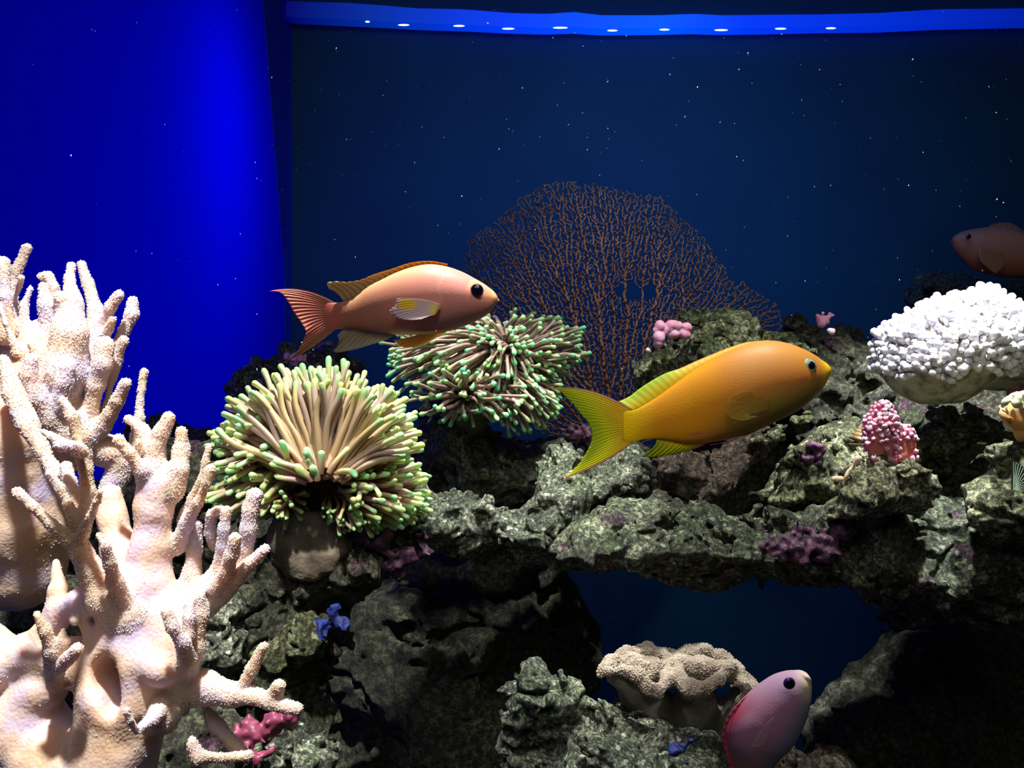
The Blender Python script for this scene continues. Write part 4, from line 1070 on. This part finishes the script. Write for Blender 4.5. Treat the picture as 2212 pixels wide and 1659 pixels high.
# ------------------------------------------------------------------ fish
def smooth_poly(pts, n):
    p = np.array(pts, float); s = np.concatenate([[0], np.cumsum(np.linalg.norm(np.diff(p, axis=0), axis=1))])
    # Catmull-Rom through the points
    t = np.linspace(0, s[-1], n); out = np.zeros((n, p.shape[1]))
    m_ = np.gradient(p, s, axis=0)
    i = np.clip(np.searchsorted(s, t, side='right') - 1, 0, len(s) - 2)
    h = s[i + 1] - s[i]; u = ((t - s[i]) / h)[:, None]; h = h[:, None]
    return (2*u**3 - 3*u**2 + 1) * p[i] + (u**3 - 2*u**2 + u) * h * m_[i] + (-2*u**3 + 3*u**2) * p[i+1] + (u**3 - u**2) * h * m_[i+1]
def fish_body(root, top, bot, D, thick, colf, dfun=None, n=110, m=56, name='body', power=1.0):
    """top/bot: matching outline points (px) from snout to tail root; thick: list of half widths (metres) along the body"""
    A = smooth_poly(top, n); B = smooth_poly(bot, n)
    T = np.interp(np.linspace(0, 1, n), np.linspace(0, 1, len(thick)), thick)
    k = np.ones(5) / 5; T = np.convolve(np.pad(T, 2, mode='edge'), k, 'valid')
    if True: T[:6] = T[6] * np.sqrt(1 - (1 - np.arange(6) / 6)**2) * 1.0 + 1e-5
    th = np.arange(m) * 2 * math.pi / m
    c = (A + B) / 2; hh = (A - B) / 2
    V = []; uv = []
    for i in range(n):
        for a in th:
            s_, q = math.cos(a), math.sin(a)
            px, py = c[i] + hh[i] * s_
            dd = D + (dfun(i / (n - 1)) if dfun else 0)
            off = -T[i] * np.sign(q) * abs(q)**power
            p = P(px, py, dd); V.append(p + np.array([0, off, 0])); uv.append((i / (n - 1), s_, px, py))
    V = np.array(V); uv = np.array(uv)
    i = np.arange(n - 1)[:, None] * m; j = np.arange(m)[None]; j2 = (j + 1) % m
    Q = np.stack([i + j, i + j2, i + m + j2, i + m + j], -1).reshape(-1, 4)
    caps = [list(range(m))[::-1], list(range((n - 1) * m, n * m))]
    o = mesh_obj(name, V, faces=[tuple(q) for q in Q] + caps, mat=SKIN, parent=root, col=colf(uv))
    bm_fix(o); return o
import bmesh
def bm_fix(o):
    bm = bmesh.new(); bm.from_mesh(o.data); bmesh.ops.recalc_face_normals(bm, faces=bm.faces); bm.to_mesh(o.data); bm.free()
def fin(root, name, base, outer, D, colf, mat=None, nu=70, nv=12, curve=0.0, mid=None, ridge=0.00022, rays=20, dD=0.0, thick=0.0003, lab=None):
    a = smooth_poly(base, nu); b_ = smooth_poly(outer, nu)
    mpt = smooth_poly(mid, nu) if mid is not None else (a + b_) / 2
    cpt = 2 * mpt - (a + b_) / 2
    V = []; uv = []
    for side in (0, 1):
        for i in range(nu):
            for j in range(nv):
                t = j / (nv - 1); p = (1-t)**2 * a[i] + 2*t*(1-t) * cpt[i] + t*t * b_[i]
                w_ = P(p[0], p[1], D) + np.array([0, dD * t + curve * t * t + ridge * math.sin(i / (nu - 1) * rays * 2 * math.pi) * (0.3 + .7*t) * (1 if side == 0 else .6) + side * thick * (1.2 - t), 0])
                V.append(w_); uv.append((i / (nu - 1), t, p[0], p[1]))
    N1 = nu * nv; fs = []
    for i in range(nu - 1):
        for j in range(nv - 1):
            q = (i*nv + j, (i+1)*nv + j, (i+1)*nv + j + 1, i*nv + j + 1)
            fs.append(q); fs.append(tuple(N1 + k for k in q[::-1]))
    edge = [i * nv for i in range(nu)] + [(nu-1)*nv + j for j in range(1, nv)] + [i * nv + nv - 1 for i in range(nu - 2, -1, -1)] + [j for j in range(nv - 2, 0, -1)]
    for k in range(len(edge)):
        x, y = edge[k], edge[(k + 1) % len(edge)]; fs.append((x, N1 + x, N1 + y, y))
    o = mesh_obj(name, V, faces=fs, mat=mat or FIN, parent=root, col=colf(np.array(uv)))
    bm_fix(o)
    if lab: o['label'] = lab
    return o
def eye(root, px, py, D, r_px, iris, pupil, off=(0, 0), pr=0.62, depth=0.0):
    c = P(px, py, D); r = r_px / F * D
    Vs, Ts = ico(c, r, 3, (1, .45, 1))
    d = np.hypot(Vs[:, 0] - c[0], Vs[:, 2] - c[2]) / r
    o = mesh_obj('eye', Vs, tris=Ts, mat=EYEM, parent=root, col=np.where(d[:, None] > .86, np.array(iris) * .55, np.array(iris)))
    c2 = P(px + off[0], py + off[1], D) - np.array([0, r * .30, 0])
    V2, T2 = ico(c2, r * pr, 3, (1, .35, 1))
    mesh_obj('pupil', V2, tris=T2, mat=PUP, parent=o)
    return o
EYEM = attr_mat('eye', rough=0.15, spec=0.8)
PUP = flat_mat('pupil', (0.003, 0.003, 0.012), 0.08, 0.8)
def lerp(a, b, t): return np.array(a)[None] * (1 - t[:, None]) + np.array(b)[None] * t[:, None]
def mixn(c, col, w): return c * (1 - w[:, None]) + np.array(col)[None] * w[:, None]
sm = lambda a, b, x: (lambda t: t * t * (3 - 2 * t))(np.clip((x - a) / (b - a), 0, 1))
def line_w(px, py, pts, wd):
    d = np.full(len(px), 1e9)
    for (x0, y0), (x1, y1) in zip(pts[:-1], pts[1:]):
        e = np.array([x1 - x0, y1 - y0]); h = np.clip(((px - x0) * e[0] + (py - y0) * e[1]) / (e @ e), 0, 1)
        d = np.minimum(d, np.hypot(px - x0 - h * e[0], py - y0 - h * e[1]))
    return np.exp(-(d / wd)**2)

# yellow-orange fish ------------------------------------------------
D = 0.385
of = empty('fish', P(1560, 860, D), 'large yellow-orange fish facing right with a bright yellow forked tail', 'fish')
def c_or(u):
    px, py = u[:, 2], u[:, 3]
    c = lerp((.56, .17, .02), (.74, .29, .008), sm(1640, 1480, px))
    c = mixn(c, (.56, .24, .05), sm(900, 760, py + (px - 1600) * .28) * sm(1520, 1620, px))
    c = mixn(c, (.30, .24, .04), sm(.0, -.5, u[:, 1]) * sm(1500, 1620, px) * .9)  # olive belly: underside shade put into the colour
    c = mixn(c, (.80, .48, .01), sm(1752, 1780, px))
    c = mixn(c, (.80, .50, .0), sm(1430, 1350, px))
    for pts in ([(1756,810),(1735,828),(1710,850),(1680,868)], [(1722,816),(1700,828),(1685,845)], [(1640,890),(1600,908),(1545,927),(1480,940)]):
        c = mixn(c, (.42, .10, .12), line_w(px, py, pts, 2.0) * .65)
    c = mixn(c, (.60, .22, .02), line_w(px, py, [(1700,778),(1696,810),(1690,850),(1700,880)], 2.5) * .35)
    return c
fish_body(of, [(1793,797),(1785,786),(1770,775),(1757,766),(1730,752),(1703,742),(1670,736),(1640,737),(1610,744),(1575,757),(1540,775),(1500,799),(1457,830),(1420,857),(1390,876),(1366,887),(1354,888),(1345,894)],
          [(1793,801),(1789,812),(1784,824),(1772,844),(1751,865),(1719,889),(1675,911),(1643,926),(1608,940),(1563,951),(1520,957),(1476,957),(1438,951),(1410,949),(1390,950),(1366,954),(1354,954),(1345,948)],
          D, [0.0006, .006, .0095, .0125, .014, .0145, .014, .013, .0115, .0095, .0075, .0055, .0040, .0027, .0015, .0006, .0001], c_or)
def c_tail(u):
    px, py = u[:, 2], u[:, 3]
    c = lerp((.85, .52, .0), (.88, .86, .0), sm(.15, .6, u[:, 1]))
    c = mixn(c, (.40, .60, .01), sm(.45, .95, u[:, 1]) * sm(.46, .3, np.abs(u[:, 0] - .5)) * .7)
    c = mixn(c, (.35, .03, .25), np.exp(-(u[:, 0] / .025)**2)); c = mixn(c, (.45, .05, .20), np.exp(-((1 - u[:, 0]) / .03)**2))
    ray = .5 + .5 * np.sin(u[:, 0] * 26 * 2 * math.pi)
    return mixn(c, (.55, .62, .0), ray * .22 * sm(.2, .6, u[:, 1]))
fin(of, 'tail_fin', [(1366,886),(1360,900),(1357,921),(1360,940),(1366,956)], [(1174,840),(1203,842),(1232,866),(1256,895),(1275,919),(1281,948),(1270,976),(1251,1005),(1232,1024),(1215,1038)], D, c_tail,
    mid=[(1272,843),(1290,880),(1310,915),(1318,945),(1302,1000)], nu=110, nv=26, rays=26, curve=.004, ridge=.00016)
def c_dors(u):
    c = lerp((.88, .42, .01), (.85, .62, .0), sm(1560, 1450, u[:, 2]))
    c = mixn(c, (.45, .62, .01), sm(.3, .9, u[:, 1]) * sm(1500, 1430, u[:, 2]))
    c = mixn(c, (.55, .08, .20), sm(.86, 1.0, u[:, 1]) * sm(1440, 1480, u[:, 2]) * .8)
    return mixn(c, (.40, .50, .0), (.5 + .5 * np.sin(u[:, 0] * 24 * 6.283)) * .15 * sm(1500, 1420, u[:, 2]))
fin(of, 'dorsal_fin', [(1655,738),(1610,746),(1575,759),(1540,777),(1500,801),(1457,832),(1420,859),(1390,878),(1368,888)],
    [(1665,734),(1610,740),(1575,751),(1540,765),(1502,781),(1469,796),(1440,806),(1415,819),(1385,838),(1360,857),(1337,868)], D, c_dors, nu=110, rays=24, curve=.002, ridge=.00008)
def c_anal(u):
    c = lerp((.80, .60, .0), (.50, .58, .0), u[:, 1]); c = mixn(c, (.30, .45, .01), sm(.6, 1, u[:, 0]) * .6)
    return mixn(c, (.60, .04, .28), np.exp(-(u[:, 0] / .09)**2) + 0 * u[:, 0])
fin(of, 'anal_fin', [(1535,955),(1505,957),(1470,955),(1440,951),(1418,949)], [(1500,972),(1470,980),(1440,985),(1400,989),(1386,988)], D, c_anal, mid=[(1515,965),(1485,968),(1455,970),(1430,967),(1412,966)], rays=10, curve=.002)
fin(of, 'pelvic_fin', [(1650,922),(1635,928),(1620,933)], [(1560,958),(1545,958),(1530,961)], D - .003, lambda u: mixn(lerp((.70, .22, .05), (.50, .08, .40), u[:, 1]), (.6, .1, .4), sm(.5, 1, u[:, 0]) * .5), mid=[(1606,943),(1595,946),(1580,952)], rays=4, nu=24, dD=-.001)
fin(of, 'pectoral_fin', [(1668,858),(1664,872),(1660,884)], [(1640,845),(1600,846),(1575,858),(1566,880),(1575,900),(1600,908),(1640,898)], D - .013, lambda u: lerp((.40, .20, .03), (.30, .22, .03), u[:, 1]), mat=FINV, mid=[(1626,850),(1616,872),(1618,896)], rays=8, nu=40, dD=-.001, ridge=.00004, lab='olive translucent pectoral fin')
eye(of, 1747, 791, D - .0104, 17, (.36, .46, .28), None, off=(3, -1), pr=.55)
# lips
Vs, Ts = ico(P(1789, 799, D), 7 / F * D, 2, (1, .55, .9)); mesh_obj('lips', Vs, tris=Ts, mat=SKIN, parent=of, col=np.tile([.90, .58, .01], (len(Vs), 1)))

# pink fish ----------------------------------------------------------
D = 0.40
pf = empty('fish', P(860, 680, D), 'salmon pink fish with a coral red forked tail and yellow spots on its side fin', 'fish')
def c_pk(u):
    px, py = u[:, 2], u[:, 3]
    c = lerp((.60, .22, .17), (.52, .21, .11), sm(900, 740, px))
    c = mixn(c, (.60, .34, .17), sm(.35, .9, u[:, 1]) * sm(1000, 860, px) * .8)
    c = mixn(c, (.60, .22, .20), sm(950, 1020, px) * .7)
    c = mixn(c, (.78, .32, .14), sm(1035, 1065, px) * .8)
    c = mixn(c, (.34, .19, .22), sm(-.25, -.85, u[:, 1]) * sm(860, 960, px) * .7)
    c = mixn(c, (.70, .40, .32), line_w(px, py, [(962,604),(952,622),(953,640),(960,655)], 3) * .25)
    c = mixn(c, (.66, .18, .12), sm(748, 722, px))
    c = mixn(c, (.85, .42, .15), line_w(px, py, [(1013,630),(1020,612),(1034,609),(1046,618)], 3.5) * .7)
    return c
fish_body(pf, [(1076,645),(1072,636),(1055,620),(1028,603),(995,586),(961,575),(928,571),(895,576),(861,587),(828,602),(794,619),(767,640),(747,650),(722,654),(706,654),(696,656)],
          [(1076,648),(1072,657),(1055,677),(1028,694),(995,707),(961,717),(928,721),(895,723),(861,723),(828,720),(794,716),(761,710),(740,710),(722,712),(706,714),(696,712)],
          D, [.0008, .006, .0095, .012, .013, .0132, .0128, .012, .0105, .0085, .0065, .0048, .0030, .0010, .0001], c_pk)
def c_pt(u):
    c = lerp((.62, .24, .14), (.75, .20, .15), sm(0, .5, u[:, 1])); c = mixn(c, (.62, .34, .16), sm(.55, 1, u[:, 0]) * .8)
    c = mixn(c, (.30, .10, .55), sm(.9, 1, u[:, 1]) * sm(.12, 0, u[:, 0]))
    return mixn(c, (.45, .15, .08), (.5 + .5 * np.sin(u[:, 0] * 22 * 6.283)) * .3)
fin(pf, 'tail_fin', [(722,653),(716,668),(713,683),(716,698),(722,713)], [(584,631),(610,634),(627,654),(640,677),(657,701),(665,717),(657,741),(644,764),(614,786)], D, c_pt,
    mid=[(655,627),(672,655),(684,690),(688,722),(672,752)], nu=100, nv=24, rays=22, curve=-.004)
def c_pd(u):
    c = lerp((.80, .42, .10), (.85, .50, .06), u[:, 1]); c = mixn(c, (.62, .50, .30), sm(.3, .9, u[:, 0]) * .7)
    return mixn(c, (.10, .05, .04), (.5 + .5 * np.sin(u[:, 0] * 20 * 6.283)) * .45 * (u[:, 1] < .85))
fin(pf, 'dorsal_fin', [(965,575),(928,572),(895,577),(861,588),(828,603),(794,620),(767,641),(742,651)],
    [(968,571),(928,565),(888,569),(844,583),(811,593),(778,606),(750,610),(722,609),(708,613),(712,625)], D, c_pd, rays=20, nu=110, curve=-.002,
    mid=[(966,573),(925,568),(890,572),(850,586),(818,598),(786,613),(757,624),(732,628),(728,634)])
fin(pf, 'anal_fin', [(856,722),(828,721),(794,717),(765,711),(742,710)], [(838,734),(800,746),(760,757),(722,759),(734,738),(731,724)], D + .001,
    lambda u: mixn(lerp((.50, .38, .22), (.45, .42, .32), u[:, 1]), (.2, .15, .1), (.5 + .5 * np.sin(u[:, 0] * 12 * 6.283)) * .4), mat=FINT, rays=12, curve=-.002)
fin(pf, 'pelvic_fin', [(968,714),(950,718),(930,721),(905,722)], [(930,738),(905,747),(875,751),(850,735)], D - .004, lambda u: lerp((.80, .36, .06), (.90, .46, .03), u[:, 1]), rays=8, dD=-.002, mid=[(952,725),(925,733),(900,736),(880,730)])
def c_pp(u):
    c = lerp((.72, .50, .48), (.70, .52, .60), u[:, 1])
    c = mixn(c, (.98, .66, .0), np.exp(-((((u[:, 2] - 880) / 22)**2 + ((u[:, 3] - 658) / 13)**2)**3)))
    return mixn(c, (.95, .70, .08), np.exp(-((((u[:, 2] - 940) / 13)**2 + ((u[:, 3] - 669) / 12)**2)**2)))
fin(pf, 'pectoral_fin', [(954,658),(948,668),(940,680)], [(858,646),(855,661),(843,672),(854,685),(880,692),(910,691)], D - .0145, c_pp, mid=[(908,646),(902,656),(898,672),(908,682),(926,684)], rays=12, dD=-.002, ridge=.00015, lab='translucent pinkish side fin with yellow spots')
eye(pf, 1030, 628, D - .0098, 15, (.16, .05, .12), None, off=(0, -1), pr=.85)
Vs, Ts = ico(P(1072, 649, D), 6.5 / F * D, 2, (1, .5, .8)); mesh_obj('lips', Vs, tris=Ts, mat=SKIN, parent=pf, col=np.tile([.72, .32, .20], (len(Vs), 1)))

# mauve fish, head up, bottom edge --------------------------------------
D = 0.33
mf = empty('fish', P(1630, 1640, D), 'mauve fish rising head first from the bottom edge, right of the ruffled coral', 'fish')
def c_mv(u):
    px, py = u[:, 2], u[:, 3]
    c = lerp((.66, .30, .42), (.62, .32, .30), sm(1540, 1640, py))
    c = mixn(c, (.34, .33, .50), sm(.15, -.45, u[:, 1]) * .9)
    c = mixn(c, (.55, .05, .12), sm(.80, 1.0, u[:, 1]) * sm(1490, 1540, py) * .9)
    c = mixn(c, (.62, .30, .12), sm(1600, 1660, py) * sm(-.3, .5, u[:, 1]) * .7)
    c = mixn(c, (.60, .42, .62), sm(1510, 1470, py) * .6)
    c = mixn(c, (1.0, .80, .58), np.exp(-(((px - 1742) / 26)**2 + ((py - 1472) / 34)**2)**1.5))
    return c
# top = back side (left outline), bot = belly side (right outline)
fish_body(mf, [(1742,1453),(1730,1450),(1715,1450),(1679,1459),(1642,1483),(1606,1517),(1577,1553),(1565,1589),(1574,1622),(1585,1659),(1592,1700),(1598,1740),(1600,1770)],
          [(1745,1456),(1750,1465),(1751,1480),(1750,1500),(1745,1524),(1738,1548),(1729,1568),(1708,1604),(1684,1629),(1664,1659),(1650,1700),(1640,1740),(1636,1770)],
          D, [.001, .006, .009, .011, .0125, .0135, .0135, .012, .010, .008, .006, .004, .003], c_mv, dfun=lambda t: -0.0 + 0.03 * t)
eye(mf, 1705, 1476, D - .0065, 13, (.08, .03, .30), None, pr=.8)
fin(mf, 'dorsal_fin', [(1642,1486),(1606,1520),(1577,1556),(1566,1592),(1575,1624),(1588,1662)], [(1640,1481),(1602,1514),(1572,1550),(1560,1590),(1566,1626),(1580,1668)], D + .012, lambda u: lerp((.60, .08, .14), (.55, .06, .14), u[:, 1]), rays=14)
fin(mf, 'tail_fin', [(1600,1765),(1618,1772),(1636,1765)], [(1540,1900),(1600,1860),(1620,1850),(1640,1862),(1690,1900)], D + .03, lambda u: lerp((.62, .30, .12), (.6, .2, .2), u[:, 1]), rays=14)
fin(mf, 'pectoral_fin', [(1672,1548),(1664,1556),(1656,1562)], [(1655,1600),(1640,1612),(1622,1612)], D - .006, lambda u: lerp((.62, .34, .42), (.60, .36, .44), u[:, 1]), mat=FINV, rays=8, nu=30, ridge=.0001)

# far brown fish -----------------------------------------------------
D = 0.80
bf = empty('fish', P(2160, 560, D), 'dim rust-brown fish far back in the upper right corner, facing left', 'fish')
def c_bf(u):
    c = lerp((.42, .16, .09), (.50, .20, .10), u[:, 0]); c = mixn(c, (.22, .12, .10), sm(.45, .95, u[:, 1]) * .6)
    return c
fish_body(bf, [(2056,519),(2060,511),(2070,504),(2102,495),(2134,491),(2170,492),(2212,506),(2260,525),(2300,545),(2330,560)],
          [(2056,521),(2058,531),(2066,545),(2080,562),(2100,580),(2134,592),(2180,600),(2240,600),(2290,592),(2330,585)],
          D, [.001, .008, .014, .018, .02, .02, .018, .014, .009, .005], c_bf)
fin(bf, 'dorsal_fin', [(2134,492),(2170,493),(2212,507),(2260,526),(2300,546)], [(2140,486),(2160,481),(2185,482),(2215,500),(2260,505),(2310,535)], D, c_bf, rays=14)
fin(bf, 'pectoral_fin', [(2118,535),(2114,550),(2118,565)], [(2165,545),(2172,570),(2150,592)], D - .019, lambda u: lerp((.50, .22, .10), (.46, .2, .1), u[:, 1]), rays=9, nu=40)
fin(bf, 'tail_fin', [(2328,558),(2330,572),(2328,586)], [(2400,530),(2395,572),(2400,620)], D, c_bf, rays=12)
eye(bf, 2092, 511, D - .0135, 6, (.10, .05, .04), None, pr=.8)

# ------------------------------------------------------------------ suspended specks in the water
g = np.random.default_rng(99)
n = 420
SPECK = flat_mat('specks', (.75, .80, .85), .6)
pz = np.column_stack([g.uniform(-20, 2230, n), g.uniform(20, 1400, n) ** 1.0, g.uniform(.26, .95, n)])
pz[:, 1] = 20 + (pz[:, 1] - 20) * g.uniform(.3, 1, n)
Vs = []; Ts = []; off = 0
base = np.array([(1, 0, 0), (-1, 0, 0), (0, 1, 0), (0, -1, 0), (0, 0, 1), (0, 0, -1)], float)
tri = np.array([(0, 2, 4), (2, 1, 4), (1, 3, 4), (3, 0, 4), (2, 0, 5), (1, 2, 5), (3, 1, 5), (0, 3, 5)])
for a, b_, d in pz:
    s_ = g.uniform(.6, 1.9) / F * d * .75
    c = P(a, b_, d)
    if c[0] < XL + .01: continue
    v = base * s_; v[4:] += np.sign(base[4:]) * g.uniform(0, 1.4) * s_ * np.array([0, 0, 1]); v[:, 0] += v[:, 2] * g.uniform(-.5, .5)
    Vs.append(v + c); Ts.append(tri + off); off += 6
o = mesh_obj('suspended_specks', np.concatenate(Vs), tris=np.concatenate(Ts), mat=SPECK)
tag(o, 'tiny pale specks drifting in the dark water', 'particles', kind='stuff')

for o in bpy.data.objects:
    if '_org' in o: del o['_org']
